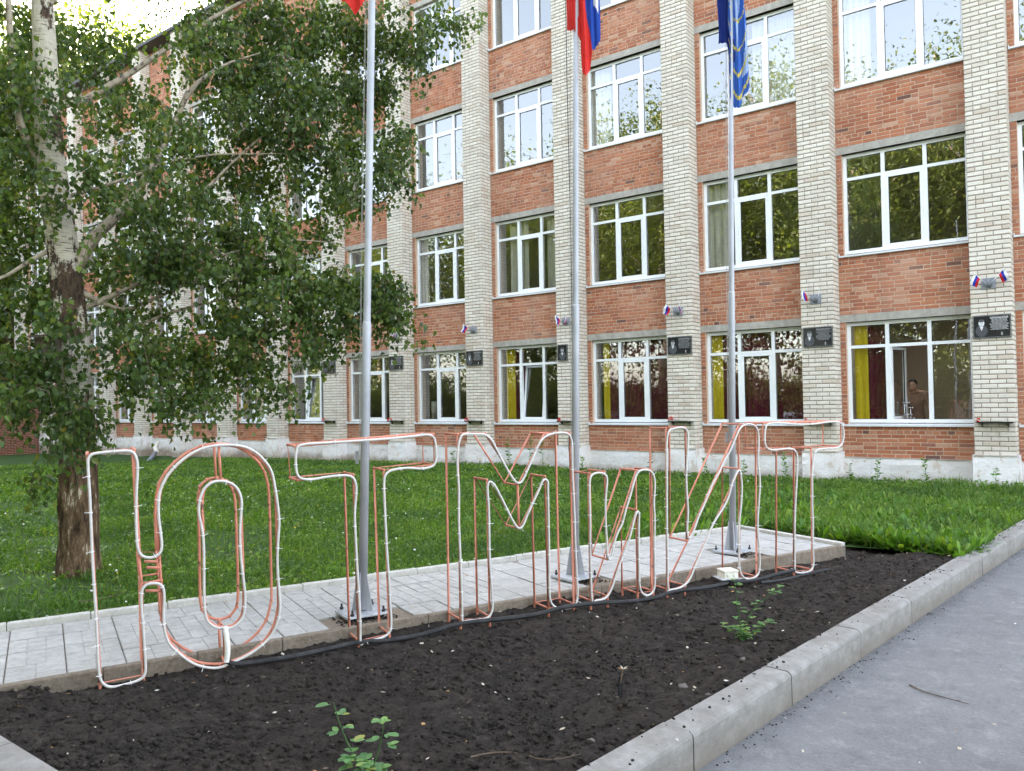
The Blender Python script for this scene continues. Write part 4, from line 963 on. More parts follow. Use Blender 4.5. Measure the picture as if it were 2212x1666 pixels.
# ------------------------------------------------------------ plaques, brackets, shelves on the piers
ORD=['on the rightmost pier','on the second pier from the right','on the third pier from the right','on the pier behind the middle pole','on the fifth pier from the right','on the pier right of the first pole','on the farthest decorated pier']
HEAD=['pale bright portrait','man in uniform','man in open collar','bearded man','figure in tall cap','man with medals','chest length portrait']
YD=-PD-.006
for n in range(7):
    x=-3.0*n; w=.585 if n!=3 else .25; xa=.03+(.0 if n!=3 else .0); z0=2.49; z1=2.90
    if n in (3,): w=.30
    T=thing('memorial_plaque','black plaque with a '+HEAD[n]+', '+ORD[n],'plaque',(x+xa,YD,z0),'engraved memorial plaques')
    H=z1-z0
    mb=MB(); mb.cbox(0,w,0,H,-.0,.022,.003); mb.v=[(a,-c,b) for a,b,c in mb.v]; mb.f=[tuple(reversed(f)) for f in mb.f]; mb.build('slab',MT['granite'],T)
    mb=MB(); b=.010
    for a0,a1,c0,c1 in ((b,w-b,b,b+.005),(b,w-b,H-b-.005,H-b),(b,b+.005,b+.005,H-b-.005),(w-b-.005,w-b,b+.005,H-b-.005)): mb.box(a0,a1,-.0235,-.0225,c0,c1)
    mb.build('border_line',MT['engrave'],T)
    for a,c in ((.018,.018),(w-.018,.018),(.018,H-.018),(w-.018,H-.018)):
        mb=MB(); mb.ell((a,-.023,c),(.006,.004,.006),8,4); mb.build('fixing_cap',MT['steel'],T)
    cx=.135 if n!=3 else .15; cz=.255
    def disc(mb,cx,cz,rx,rz,y,k=20,sq=0):
        vs=[(cx,y,cz)]+[(cx+rx*math.cos(2*math.pi*i/k),y,cz+rz*math.sin(2*math.pi*i/k)) for i in range(k)]
        mb.add(vs,[(0,1+(i+1)%k,1+i) for i in range(k)])
    mb=MB(); disc(mb,cx,.13,.095,.105,-.0232); mb.v=[(a,b_,max(c,.03)) for a,b_,c in mb.v]; mb.build('engraved_coat',MT['engrave_dark'],T)
    mb=MB(); mb.add([(cx-.03,-.0237,.205),(cx,-.0237,.13),(cx+.03,-.0237,.205)],[(0,1,2)]); disc(mb,cx,.212,.016,.02,-.0236); mb.build('engraved_collar',MT['engrave_light'],T)
    mb=MB(); disc(mb,cx,cz+.012,.045,.058,-.0240,20); mb.build('engraved_face',MT['engrave' if n else 'engrave_light'],T)
    mb=MB(); disc(mb,cx,cz+.055,.044,.026 if n!=4 else .05,-.0244)
    for sx in (-.017,.017): disc(mb,cx+sx,cz+.016,.008,.004,-.0246,8)
    disc(mb,cx,cz-.02,.014,.004,-.0246,8); mb.add([(cx-.004,-.0246,cz),(cx+.006,-.0246,cz-.004),(cx+.001,-.0246,cz+.015)],[(0,1,2)])
    if n==3: disc(mb,cx,cz-.032,.028,.018,-.0245)
    mb.build('engraved_features',MT['engrave_dark'],T)
    if n!=3:
        mb=MB(); tx=.26; tw=w-.03-tx
        for r_ in range(12):
            zz=H-.045-r_*.020
            if zz<.10: break
            Lw=tw*(.95 if r_ in (1,) else rng.uniform(.62,1.0)); xx=tx+(tw-Lw)/2; xe=xx+Lw; hh=.011 if r_==1 else .0065
            while xx<xe:
                g=rng.uniform(.018,.055); mb.box(xx,min(xx+g,xe),-.0236,-.0232,zz,zz+hh); xx+=g+.007
        mb.build('engraved_text',MT['engrave_light' if n==0 else 'engrave'],T)
        mb=MB(); disc(mb,tx+tw*.62,.055,.016,.016,-.0238,8); mb.box(tx+tw*.62-.012,tx+tw*.62+.012,-.0238,-.0234,.072,.095); mb.build('engraved_medal',MT['engrave'],T)
    # shelf
    S=thing('offering_shelf','thin black shelf under the plaque '+ORD[n],'shelf',(x+.05,-PD,.985),'small black shelves on the piers')
    mb=MB(); mb.cbox(0,.56,-.15,0,0,.02,.003); mb.build('shelf_board',MT['black'],S)
    for sx in (.08,.48):
        mb=MB(); mb.add([(sx,-.11,-.001),(sx,0,-.001),(sx,0,-.08),(sx+.012,-.11,-.001),(sx+.012,0,-.001),(sx+.012,0,-.08)],[(0,1,2),(5,4,3),(0,3,4,1),(1,4,5,2),(2,5,3,0)]); mb.build('shelf_bracket',MT['black'],S)
    # carnations
    K=thing('carnations','red carnations on the black shelf '+ORD[n],'flowers',(x+.05,-PD,1.005),'carnations on the black shelves')
    for a in range(1 if n in (0,1) else 3):
        hx=rng.uniform(.0,.05)+.03*a-.02; hy=-.09+rng.uniform(-.03,.03); hz=.032+.018*(a==1)+(.02 if n==2 else 0)
        mb=MB()
        for q in range(26):
            dv=Vector((rng.gauss(0,1),rng.gauss(0,1),rng.gauss(0,1))).normalized(); c=Vector((hx,hy,hz))+dv*.021; t=dv.cross(Vector((.3,.2,1))).normalized()*.021; b_=dv*.015
            mb.add([c-t,c+b_-t*.6+Vector((0,0,.003)),c+b_*1.2,c+b_+t*.6,c+t],[(0,1,2,3,4)])
        mb.build('bloom',MT['carn'],K)
        mb=MB(); mb.tube([(hx+.015,hy,hz),(hx+.15,hy+.02,.012),(hx+.36,hy+rng.uniform(-.02,.03),.006)],.0025,5); mb.build('stem',MT['stem'],K)
# brackets with small flags
for n in range(8):
    x=-3.0*n; lx=.30 if n!=0 else .29
    T=thing('flag_bracket','grey metal flag holder '+(ORD[n] if n<7 else 'beyond the farthest plaque, holding no flags'),'flag holder',(x+lx,-PD,3.36),'grey flag holders on the piers')
    mb=MB(); mb.cbox(-.11,.11,0,.20,0,.02,.004); mb.v=[(a,-c,b) for a,b,c in mb.v]; mb.f=[tuple(reversed(f)) for f in mb.f]; mb.build('back_plate',MT['bracket'],T)
    for sx in (-1,0,1):
        mb=MB(); mb.tube([(sx*.018,-.025,.03),(sx*.085,-.10,.15)],.014,10); mb.build('socket',MT['bracket'],T,smooth=True)
    if n==7: continue
    for sx in (-1,1):
        if n==0: tip=(-.20,-.14,.30) if sx<0 else (.26,-.14,.34)
        elif n==1: tip=(-.24,-.15,.31) if sx<0 else (.13,-.18,.30)
        else: tip=(-.24,-.14,.27) if sx<0 else (.10,-.16,.29)
        F_=thing('tricolour_pennant','small tricolour flag, '+('left' if sx<0 else 'right')+' of the pair '+ORD[n],'flag',(x+lx,-PD,3.36),'small flags in pairs on the piers')
        a=Vector((sx*.06,-.075,.11)); b_=Vector(tip); mb=MB(); mb.tube([a,b_],.004,6); mb.build('staff',MT['tie'],F_)
        mb=MB(); nn=6; dirv=(b_-a).normalized(); top=b_; 
        side=Vector((sx*.35 if (n+sx)%2 else -sx*.15,-.15,-1)).normalized()
        L=.17; Wd=.22
        # cloth grid: u along staff downwards from tip, v hanging; bands run along v
        for i in range(nn+1):
            for j in range(nn+1):
                u=i/nn; v=j/nn; p=top-dirv*(L*u*.85)+side*(Wd*v*(1-.25*u))+Vector((0,.02*math.sin(6*v+3*u+n),0)); mb.v.append(tuple(p))
        for i in range(nn):
            for j in range(nn): mb.f.append((i*(nn+1)+j,i*(nn+1)+j+1,(i+1)*(nn+1)+j+1,(i+1)*(nn+1)+j)); mb.m.append(min(2,i//2))
        mb.build('cloth',[MT['f_white'],MT['f_blue'],MT['f_red']],F_)
# cable run on the fourth pier
mb=MB(); mb.tube([(-9+.47,-PD-.02,.9),(-9+.47,-PD-.02,2.4),(-9+.49,-PD-.02,5.2),(-9+.46,-PD-.02,9.5),(-9+.47,-PD-.02,14)],.008,6)
for z in (1.2,2.5,3.0,3.6,4.6,6): mb.box(-9+.455,-9+.50,-PD-.03,-PD-.003,z,z+.03)
o=mb.build('wall_cable',MT['conduit'],None); tag(o,'thin black cable clipped up the pier behind the middle flag pole','cable')
# pipe lying by the wall
T=thing('drain_pipe','grey drain pipe with a pale elbow lying on the grass along the plinth','pipe',(-25.5,-1.5,-.38))
mb=MB(); mb.tube([(0,0,0),(-2.2,1.0,.16)] if False else [(.7,-1.1,-.02),(-2.2,.75,.13)],.07,12); mb.build('pipe_length',MT['pipe'],T,smooth=True)
mb=MB(); mb.tube([(-2.2,.75,.13),(-2.45,.92,.16),(-2.7,1.0,.3),(-2.75,1.15,.5)],.085,12); mb.build('pipe_elbow',MT['elbow'],T,smooth=True)

# ------------------------------------------------------------ person behind the open window
PT=thing('person','man with short dark hair in a brown T-shirt leaning forward behind the open window','person',(-1.17,.95,.06))
def skin_body(name,nodes,edges,mat,parent,sub=2,root=0):
    me=bpy.data.meshes.new(name); me.from_pydata([n[:3] for n in nodes],edges,[]); me.update()
    o=bpy.data.objects.new(name,me); C.objects.link(o)
    o.modifiers.new('skin','SKIN'); 
    for i,n in enumerate(nodes):
        v=me.skin_vertices[0].data[i]; v.radius=(n[3],n[4] if len(n)>4 else n[3]); v.use_root=(i==root)
    s=o.modifiers.new('sub','SUBSURF'); s.levels=sub; s.render_levels=sub
    dg=bpy.context.evaluated_depsgraph_get(); ev=o.evaluated_get(dg); m2=bpy.data.meshes.new_from_object(ev)
    bpy.data.objects.remove(o); m2.materials.clear(); m2.materials.append(mat)
    m2.polygons.foreach_set('use_smooth',[True]*len(m2.polygons))
    return obj(name,m2,parent)
# faces the window (-y), body leaning forward and to the left
N=[(0,.05,.92,.15,.11),(0,.02,1.08,.14,.10),(0,-.05,1.25,.16,.115),(0,-.13,1.44,.165,.11),(0,-.17,1.51,.07,.07),(0,-.22,1.56,.055,.055),
 (-.19,-.14,1.46,.065),(-.235,-.16,1.2,.048),(-.20,-.30,1.0,.036),(.19,-.14,1.46,.065),(.25,-.12,1.18,.048),(.30,-.20,.95,.036),
 (-.10,.05,.86,.085),(-.11,.0,.47,.06),(-.11,.05,.09,.045),(.10,.05,.86,.085),(.11,.0,.47,.06),(.11,.05,.09,.045),(-.12,-.10,.04,.04),(.12,-.10,.04,.04),(-.19,-.37,.98,.03),(.30,-.27,.90,.03)]
E_=[(0,1),(1,2),(2,3),(3,4),(4,5),(3,6),(6,7),(7,8),(3,9),(9,10),(10,11),(0,12),(12,13),(13,14),(0,15),(15,16),(16,17),(14,18),(17,19),(8,20),(11,21)]
b=skin_body('body',N,E_,MT['skin'],PT)
me=b.data; me.materials.append(MT['shirt']); me.materials.append(MT['trouser'])
for p in me.polygons:
    c=p.center; ax=abs(c.x)
    if c.z<.92 and ax<.24 and c.y>-.13: p.material_index=2
    elif c.z<1.50 and (ax<.2 or c.z>1.22): p.material_index=1
hd=MB()
hc=Vector((-.01,-.265,1.635))
hd.ell(hc,(.076,.095,.115),20,14); hd.ell(hc+Vector((0,-.03,-.055)),(.058,.065,.06),16,10)
hd.ell(hc+Vector((0,-.10,-.02)),(.013,.022,.022),8,6)
for sx in (-1,1): hd.ell(hc+Vector((sx*.077,.0,-.01)),(.012,.02,.032),8,6)
hd.ell(hc+Vector((0,.04,-.10)),(.052,.055,.08),12,8)
o=hd.build('head',MT['skin'],PT,smooth=True)
hr=MB(); hr.ell(hc+Vector((0,.016,.034)),(.083,.098,.100),18,12); o=hr.build('hair',MT['hair'],PT,smooth=True)
fe=MB()
for sx in (-1,1): fe.ell(hc+Vector((sx*.028,-.088,.005)),(.011,.008,.006),8,5); fe.box(hc.x+sx*.028-.016,hc.x+sx*.028+.016,hc.y-.094,hc.y-.085,hc.z+.020,hc.z+.027)
fe.build('eyes',MT['eye'],PT); mo=MB(); mo.ell(hc+Vector((0,-.09,-.062)),(.022,.008,.005),8,5); mo.build('mouth',MT['lip'],PT)
for sx,hx,hy,hz in ((-1,-.19,-.40,.97),(1,.30,-.30,.885)):
    hn=MB(); hn.ell((hx,hy,hz),(.042,.05,.018),10,6)
    for f in range(4): hn.tube([(hx-.028+.018*f,hy-.035,hz),(hx-.03+.019*f,hy-.075,hz-.006),(hx-.03+.019*f,hy-.10,hz-.02)],[.009,.008,.0065],6)
    hn.tube([(hx-sx*.035,hy,hz),(hx-sx*.06,hy-.03,hz-.004),(hx-sx*.062,hy-.055,hz-.012)],[.011,.009,.007],6)
    hn.build('hand',MT['skin'],PT,smooth=True)
# workbench and steel apparatus in front of him
WBn=thing('workbench','low bench under the open window, mostly hidden by the sill','table',(-1.1,.62,.05))
mb=MB(); mb.box(-.9,.9,-.2,.35,.80,.84); mb.build('table_top',MT['wood'],WBn)
for a in (-.85,.85):
    for c in (-.15,.3): mb=MB(); mb.box(a-.03,a+.03,c-.03,c+.03,0,.80); mb.build('leg',MT['wood'],WBn)
AP=thing('lab_stand','bright steel laboratory stand with clamps in front of the man','stand',(-1.28,.52,.89))
mb=MB(); mb.cbox(-.10,.14,-.07,.07,0,.02,.003); mb.build('stand_base',MT['black'],AP)
for x,h in ((-.03,.50),(.08,.36),(.02,.28)): mb=MB(); mb.tube([(x,0,.02),(x,0,h)],.009,8); mb.build('upright',MT['steel'],AP,smooth=True)
for x0,x1,z in ((-.08,.06,.46),(-.04,.12,.36),(-.08,.10,.22),(.0,.14,.15)): mb=MB(); mb.tube([(x0,-.01,z),(x1,-.01,z+.01)],.008,8); mb.ell((x1,-.01,z),(.02,.02,.02),8,6); mb.build('clamp',MT['steel'],AP,smooth=True)
# pot plant and roll seen through two panes
PPt=thing('potted_plant','small potted plant behind the second floor window left of the middle pole','potted plant',(-13.75,.30,4.42))
mb=MB(); mb.lathe([(.06,0),(.09,.14)],12); mb.build('pot',MT['cream'],PPt)
mb=MB()
for a in range(16):
    t=a*.9; d=Vector((math.cos(t),math.sin(t),.9+.5*(a%3))).normalized(); p=Vector((0,0,.14)); q=p+d*rng.uniform(.12,.28); s=d.cross(Vector((0,0,1))).normalized()*.035; mb.add([p,(p+q)/2-s,q,(p+q)/2+s],[(0,1,2,3)])
mb.build('foliage',MT['weed_leaf'],PPt)
RL=MB(); RL.lathe([(.10,0),(.10,.55),(.09,.55)],16); o=RL.build('paper_roll',MT['cream'],None,smooth=True); o.location=(-13.95,.42,1.0); tag(o,'cream upright roll standing behind the ground floor window by the middle pier','paper roll')

# ------------------------------------------------------------ foreground birch
BT=thing('birch_tree','large birch with pale upper trunk and dark cracked base at the left of the letters','tree',(-5.62,-13.33,-.03))
BO=Vector((-5.62,-13.33,0))
tr_pts=[(-5.62,-13.32,-.15,.225),(-5.62,-13.33,.05,.185),(-5.62,-13.33,.3,.162),(-5.62,-13.33,.8,.155),(-5.625,-13.34,1.43,.150),(-5.64,-13.38,2.29,.143),(-5.66,-13.43,2.93,.134),(-5.69,-13.48,3.44,.128),(-5.71,-13.53,3.9,.116),(-5.72,-13.55,4.5,.102),(-5.73,-13.58,5.3,.092),(-5.75,-13.62,6.4,.078),(-5.76,-13.66,8.2,.055),(-5.72,-13.7,10.0,.03),(-5.7,-13.7,11.4,.01)]
mb=MB(); n=36; rows=[]
tp=[]
for a in range(len(tr_pts)-1):
    p,q=tr_pts[a],tr_pts[a+1]; k=max(2,int((q[2]-p[2])/.035)) if p[2]<6 else 4
    for i in range(k): t=i/k; tp.append([p[j]+(q[j]-p[j])*t for j in range(4)])
tp.append(list(tr_pts[-1]))
for (x,y,z,r) in tp:
    for k in range(n):
        a=2*math.pi*k/n; c,s_=math.cos(a),math.sin(a)
        f=sst(2.6,.9,z)      # fissured base
        rid=mnoise.noise(Vector((c*4.5,s_*4.5,z*1.6)))+.6*mnoise.noise(Vector((c*10,s_*10,z*4)))
        rr=r*(1+.035*mnoise.noise(Vector((c*1.2,s_*1.2,z*.9))))+f*.022*rid+.003*mnoise.noise(Vector((c*6,s_*6,z*9)))
        if z<.3: rr+=(.3-z)*.10*max(0,mnoise.noise(Vector((c*1.6,s_*1.6,2)))+.2)
        mb.v.append((x+rr*c-BO.x,y+rr*s_-BO.y,z-BO.z))
for i in range(len(tp)-1):
    for k in range(n): l=(k+1)%n; mb.f.append((i*n+k,i*n+l,(i+1)*n+l,(i+1)*n+k)); mb.m.append(0)
mb.build('trunk',MT['bark'],BT,smooth=True)
LIMBS=[[(-5.62,-13.36,2.85,.075),(-5.57,-13.22,3.12,.056),(-5.51,-13.09,3.29,.048),(-5.42,-12.89,3.56,.042),(-5.36,-12.74,3.89,.036),(-5.28,-12.56,4.33,.031),(-5.22,-12.43,4.7,.024),(-5.12,-12.15,5.0,.014),(-4.95,-11.8,5.2,.006)],
 [(-5.69,-13.5,4.33,.04),(-5.6,-13.28,4.42,.032),(-5.53,-13.12,4.57,.029),(-5.45,-12.96,4.71,.027),(-5.34,-12.69,4.99,.024),(-5.2,-12.38,5.3,.02),(-5.11,-12.18,5.51,.018),(-4.8,-11.6,6.0,.012),(-4.5,-11.0,6.2,.006)],
 [(-5.6,-13.3,2.62,.035),(-5.55,-13.17,2.54,.022),(-5.49,-13.04,2.48,.019),(-5.45,-12.95,2.47,.018),(-5.38,-12.78,2.56,.016),(-5.24,-12.48,2.74,.013),(-5.1,-12.16,2.92,.010),(-4.96,-11.83,2.99,.007)],
 [(-5.66,-13.43,2.25,.035),(-5.6,-13.29,2.34,.022),(-5.49,-13.04,2.3,.019),(-5.41,-12.86,2.33,.017),(-5.26,-12.52,2.5,.014),(-5.1,-12.16,2.61,.01),(-4.8,-11.5,2.8,.006)],
 [(-5.64,-13.39,3.06,.03),(-5.73,-13.59,2.96,.02),(-5.86,-13.89,2.69,.013),(-6.0,-14.3,2.5,.008)],
 [(-5.45,-12.95,3.42,.022),(-5.15,-12.35,3.65,.014),(-5.02,-12.0,4.1,.012),(-4.82,-11.7,4.45,.008),(-4.7,-11.4,4.9,.004)],
 [(-5.7,-13.5,5.3,.04),(-5.85,-13.62,5.9,.032),(-6.2,-14.0,6.8,.02),(-6.6,-14.5,7.5,.01)],
 [(-5.72,-13.55,3.7,.045),(-5.80,-13.72,4.0,.034),(-5.84,-13.80,4.6,.030),(-5.83,-13.82,5.3,.026),(-5.9,-13.9,6.3,.02)],
 [(-5.7,-13.5,5.9,.04),(-5.4,-12.9,6.4,.03),(-5.0,-12.1,6.6,.02),(-4.5,-11.2,6.3,.01)],
 [(-5.6,-13.3,2.45,.03),(-5.35,-12.85,2.75,.016),(-4.95,-12.1,3.1,.010),(-4.6,-11.4,3.3,.006),(-4.35,-10.8,3.1,.003)],
 [(-5.65,-13.4,3.5,.02),(-5.35,-13.0,3.7,.013),(-5.1,-12.5,4.0,.009),(-4.6,-11.7,4.1,.004)],
 [(-5.72,-13.5,6.5,.03),(-6.1,-12.6,7.0,.02),(-6.4,-11.8,7.1,.01)]]
for L_ in LIMBS:
    P=bez([p[:3] for p in L_],1); R_=[p[3] for p in L_]; rr=[R_[0]]
    for i in range(len(R_)-1): rr+=[R_[i]*.75+R_[i+1]*.25,R_[i]*.25+R_[i+1]*.75]
    rr.append(R_[-1]); mb=MB(); mb.tube([p-BO for p in P],rr,10)
    mb.build('limb',MT['limb'],BT,smooth=True)
# birdhouse box on the trunk
bh=thing('bird_box','small weathered board box fixed to the birch trunk behind leaves','bird box',(-5.60,-13.60,2.12)); bh.rotation_euler=(0,0,YAW); bh.scale=(.7,.7,.7)
mb=MB(); mb.box(-.11,.11,-.10,.10,-.16,.04); mb.build('box_body',MT['wood'],bh); mb=MB(); mb.add([(-.17,-.16,.03),(.16,-.16,.05),(.16,.14,.09),(-.17,.14,.07),(-.17,-.16,.055),(.16,-.16,.075),(.16,.14,.115),(-.17,.14,.095)],[(0,3,2,1),(4,5,6,7),(0,1,5,4),(1,2,6,5),(2,3,7,6),(3,0,4,7)]); mb.build('box_roof',MT['wood'],bh)

# foliage: hanging twigs in blobs
BLOBS=[(-5.73,-13.83,2.02,0.34,0.26,37),(-6.24,-13.52,2.59,0.3,0.27,24),(-6.82,-13.46,3.03,0.27,0.29,23),(-6.75,-13.32,3.42,0.24,0.23,18),(-6.59,-13.54,3.63,0.18,0.23,12),(-5.2,-13.92,1.72,0.24,0.15,19),(-5.47,-13.96,1.64,0.17,0.13,8),(-5.54,-13.44,1.6,0.2,0.16,21),(-4.63,-13.71,1.48,0.11,0.12,8),(-4.73,-13.82,1.33,0.13,0.1,8),(-5.81,-13.55,0.95,0.1,0.09,5),(-5.29,-13.66,1.92,0.18,0.16,12),(-5.74,-13.47,2.55,0.14,0.16,5),(-5.93,-13.63,3.84,0.29,0.26,24),(-6.31,-13.56,4.34,0.29,0.26,23),(-5.72,-13.82,4.59,0.25,0.31,21),(-6.23,-13.51,5.28,0.34,0.22,22),(-5.73,-13.42,2.9,0.11,0.14,3),(-5.39,-13.65,3.36,0.11,0.12,3),(-5.7,-13.58,3.98,0.14,0.12,4),(-5.87,-12.81,3.0,0.36,0.27,27),(-5.06,-12.81,2.98,0.37,0.23,28),(-5.63,-12.75,2.52,0.3,0.18,17),(-5.04,-12.79,2.11,0.34,0.17,28),(-4.95,-13.14,1.84,0.24,0.17,14),(-4.8,-13.42,2.23,0.19,0.17,9),(-5.11,-12.57,1.77,0.26,0.17,18),(-4.48,-12.66,1.62,0.14,0.09,5),(-5.05,-12.74,1.5,0.06,0.12,3),(-4.83,-12.09,2.0,0.29,0.18,22),(-4.33,-12.07,1.66,0.19,0.12,9),(-4.85,-11.91,2.38,0.3,0.18,21),(-4.73,-12.45,2.37,0.3,0.23,22),(-5.08,-12.39,2.04,0.25,0.18,16),(-5.85,-12.86,3.82,0.31,0.28,14),(-6.29,-12.24,4.45,0.27,0.34,13),(-6.59,-12.55,4.64,0.27,0.24,13),(-5.0,-13.47,3.73,0.15,0.26,8),(-5.06,-12.58,3.51,0.32,0.24,21),(-5.4,-12.72,3.45,0.27,0.19,12),(-5.76,-11.79,4.2,0.32,0.24,22),(-5.66,-12.23,4.32,0.28,0.2,12),(-6.34,-12.47,5.01,0.28,0.2,12),(-6.27,-12.89,5.15,0.28,0.29,18),(-5.91,-12.44,4.71,0.27,0.19,9),(-6.58,-12.88,5.53,0.28,0.2,14),(-6.23,-12.66,5.51,0.33,0.17,7),(-5.84,-12.78,3.56,0.26,0.18,12),(-5.49,-11.89,5.57,0.39,0.29,37),(-5.66,-11.3,5.95,0.34,0.3,37),(-5.12,-11.2,5.71,0.34,0.3,38),(-5.17,-10.63,5.94,0.35,0.31,38),(-4.8,-10.46,5.83,0.29,0.31,27),(-5.92,-11.62,5.22,0.33,0.29,28),(-5.35,-11.53,5.15,0.33,0.3,34),(-4.55,-11.65,4.84,0.33,0.3,34),(-5.04,-10.76,5.15,0.34,0.31,37),(-4.86,-10.35,5.29,0.29,0.31,28),(-4.59,-10.23,5.75,0.29,0.21,21),(-4.02,-10.27,5.88,0.29,0.18,17),(-3.84,-9.93,5.93,0.2,0.11,6),(-3.82,-10.64,5.37,0.17,0.18,8),(-4.49,-10.26,5.22,0.14,0.18,6),(-5.33,-11.78,4.56,0.33,0.25,26),(-4.82,-11.68,4.42,0.28,0.25,17),(-4.39,-11.55,4.31,0.34,0.25,27),(-4.87,-10.64,4.66,0.28,0.25,24),(-4.76,-10.23,4.69,0.23,0.21,14),(-4.34,-11.47,3.89,0.28,0.25,16),(-4.75,-10.75,3.97,0.28,0.23,21),(-4.16,-10.74,4.12,0.23,0.2,14),(-3.85,-10.88,3.86,0.14,0.11,5),(-3.94,-10.74,4.47,0.14,0.1,3),(-5.3,-11.21,4.29,0.23,0.2,9),(-5.47,-11.58,4.03,0.27,0.24,21),(-4.42,-12.1,3.32,0.32,0.19,21),(-5.19,-11.99,3.41,0.32,0.24,26),(-4.67,-12.67,2.95,0.31,0.23,26),(-5.05,-11.98,2.91,0.31,0.23,29),(-4.46,-11.96,2.94,0.26,0.19,21),(-5.0,-11.2,3.41,0.22,0.19,13),(-5.05,-10.97,3.77,0.17,0.15,6),(-4.44,-11.7,2.69,0.31,0.21,28),(-4.71,-11.06,2.84,0.32,0.21,31),(-3.91,-11.32,2.67,0.27,0.19,24),(-3.6,-11.3,2.56,0.22,0.19,18),(-4.35,-11.49,2.37,0.16,0.23,14),(-3.9,-11.97,2.09,0.13,0.16,8),(-3.63,-11.15,2.34,0.14,0.1,6),(-4.03,-11.4,2.4,0.21,0.12,7),(-4.58,-11.65,2.52,0.21,0.14,9),(-3.61,-11.19,2.75,0.12,0.07,3),(-4.13,-12.26,2.6,0.21,0.14,12),(-4.69,-12.88,4.15,0.2,0.2,9),(-4.24,-13.34,3.49,0.2,0.18,8),(-5.13,-13.08,3.38,0.2,0.14,7),(-4.73,-12.61,5.07,0.23,0.16,11),(-4.66,-13.43,4.26,0.18,0.12,4),(-5.12,-13.79,4.27,0.16,0.24,8),(-5.17,-13.74,3.5,0.16,0.16,5),(-5.32,-13.68,2.33,0.22,0.12,8),(-4.75,-13.44,2.93,0.18,0.12,4),(-5.9,-13.4,7.0,1.8,1.0,120),(-5.0,-12.0,7.2,1.7,0.9,120),(-6.3,-12.4,8.6,1.8,1.2,120),(-5.4,-13.6,9.6,1.4,1.4,90),(-4.6,-11.2,6.6,1.2,0.6,60),(-6.9,-14.2,6.4,1.3,1.2,80),(-6.4,-11.2,6.0,1.2,1.2,60),(-5.2,-14.9,7.6,1.2,1.2,50)]
def leaf_arrays(P,D,L,Wd,fold=.18):
    n=len(P); d=D/np.linalg.norm(D,axis=1,keepdims=True); rv=nr.randn(n,3); s=np.cross(d,rv); s/=np.linalg.norm(s,axis=1,keepdims=True)+1e-9; nn=np.cross(s,d)
    A=P; T=P+d*L[:,None]; mid=P+d*(L*.36)[:,None]
    l=mid-s*(Wd/2)[:,None]+nn*(Wd*fold)[:,None]; r=mid+s*(Wd/2)[:,None]+nn*(Wd*fold)[:,None]
    V=np.stack([A,l,T,r],1); return V
def quadtri(V):
    n=len(V); b=4*np.arange(n)[:,None]; F=np.stack([b+np.array([[0,2,1]]),b+np.array([[0,3,2]])],1).reshape(-1,3)
    # share the midrib: a leaf stays one island
    return F
TWIGS=MB(); LP=[];LDr=[]
for (bx,by,bz,rx,rz,cnt) in BLOBS:
    for _ in range(cnt):
        while True:
            q=Vector((rng.uniform(-1,1),rng.uniform(-1,1),rng.uniform(-1,1)))
            if q.length<1: break
        c=Vector((bx+q.x*rx,by+q.y*rx,bz+q.z*rz)); ln=rng.uniform(.18,.5)
        a=rng.uniform(0,6.283); out=Vector((math.cos(a),math.sin(a),0))
        p0=c; p1=c+out*ln*.35+Vector((0,0,-.12*ln)); p2=c+out*ln*.5+Vector((0,0,-ln*.8))
        if rng.random()<.8: TWIGS.tube([p0-BO,p1-BO,p2-BO],[.0042,.003,.0015],3,cap=False)
        k=int(14+ln*44)
        for i in range(k):
            t=rng.random(); p=p0.lerp(p1,t*2) if t<.5 else p1.lerp(p2,t*2-1)
            LP.append((p.x+rng.gauss(0,.055),p.y+rng.gauss(0,.055),p.z+rng.gauss(0,.05))); LDr.append((rng.gauss(0,.55),rng.gauss(0,.55),-1+rng.gauss(0,.45)))
TWIGS.build('twigs',MT['twig'],BT,kind='stuff')
LP=np.array(LP)-np.array(BO); LDr=np.array(LDr); nL=len(LP)
Ls=.040+.030*nr.rand(nL)
# 300 nearest leaves as parts
dist=np.array([ (seen(tuple(p+np.array(BO))) or 99) for p in LP]); order=np.argsort(dist); near=order[:300]; far=order[300:]
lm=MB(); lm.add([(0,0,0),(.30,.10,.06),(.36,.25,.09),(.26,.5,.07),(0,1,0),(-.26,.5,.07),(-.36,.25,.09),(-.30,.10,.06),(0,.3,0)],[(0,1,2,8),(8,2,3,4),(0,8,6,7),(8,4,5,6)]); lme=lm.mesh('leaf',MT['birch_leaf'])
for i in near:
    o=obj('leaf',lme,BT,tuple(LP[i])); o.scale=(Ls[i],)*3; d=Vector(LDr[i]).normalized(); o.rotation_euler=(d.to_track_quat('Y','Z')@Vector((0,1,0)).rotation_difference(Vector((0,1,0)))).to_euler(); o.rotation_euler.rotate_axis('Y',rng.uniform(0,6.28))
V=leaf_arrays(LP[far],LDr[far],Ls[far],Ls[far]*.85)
crown=obj('crown',npmesh('crown',V.reshape(-1,3),quadtri(V),MT['birch_leaf']),BT); crown['kind']='stuff'

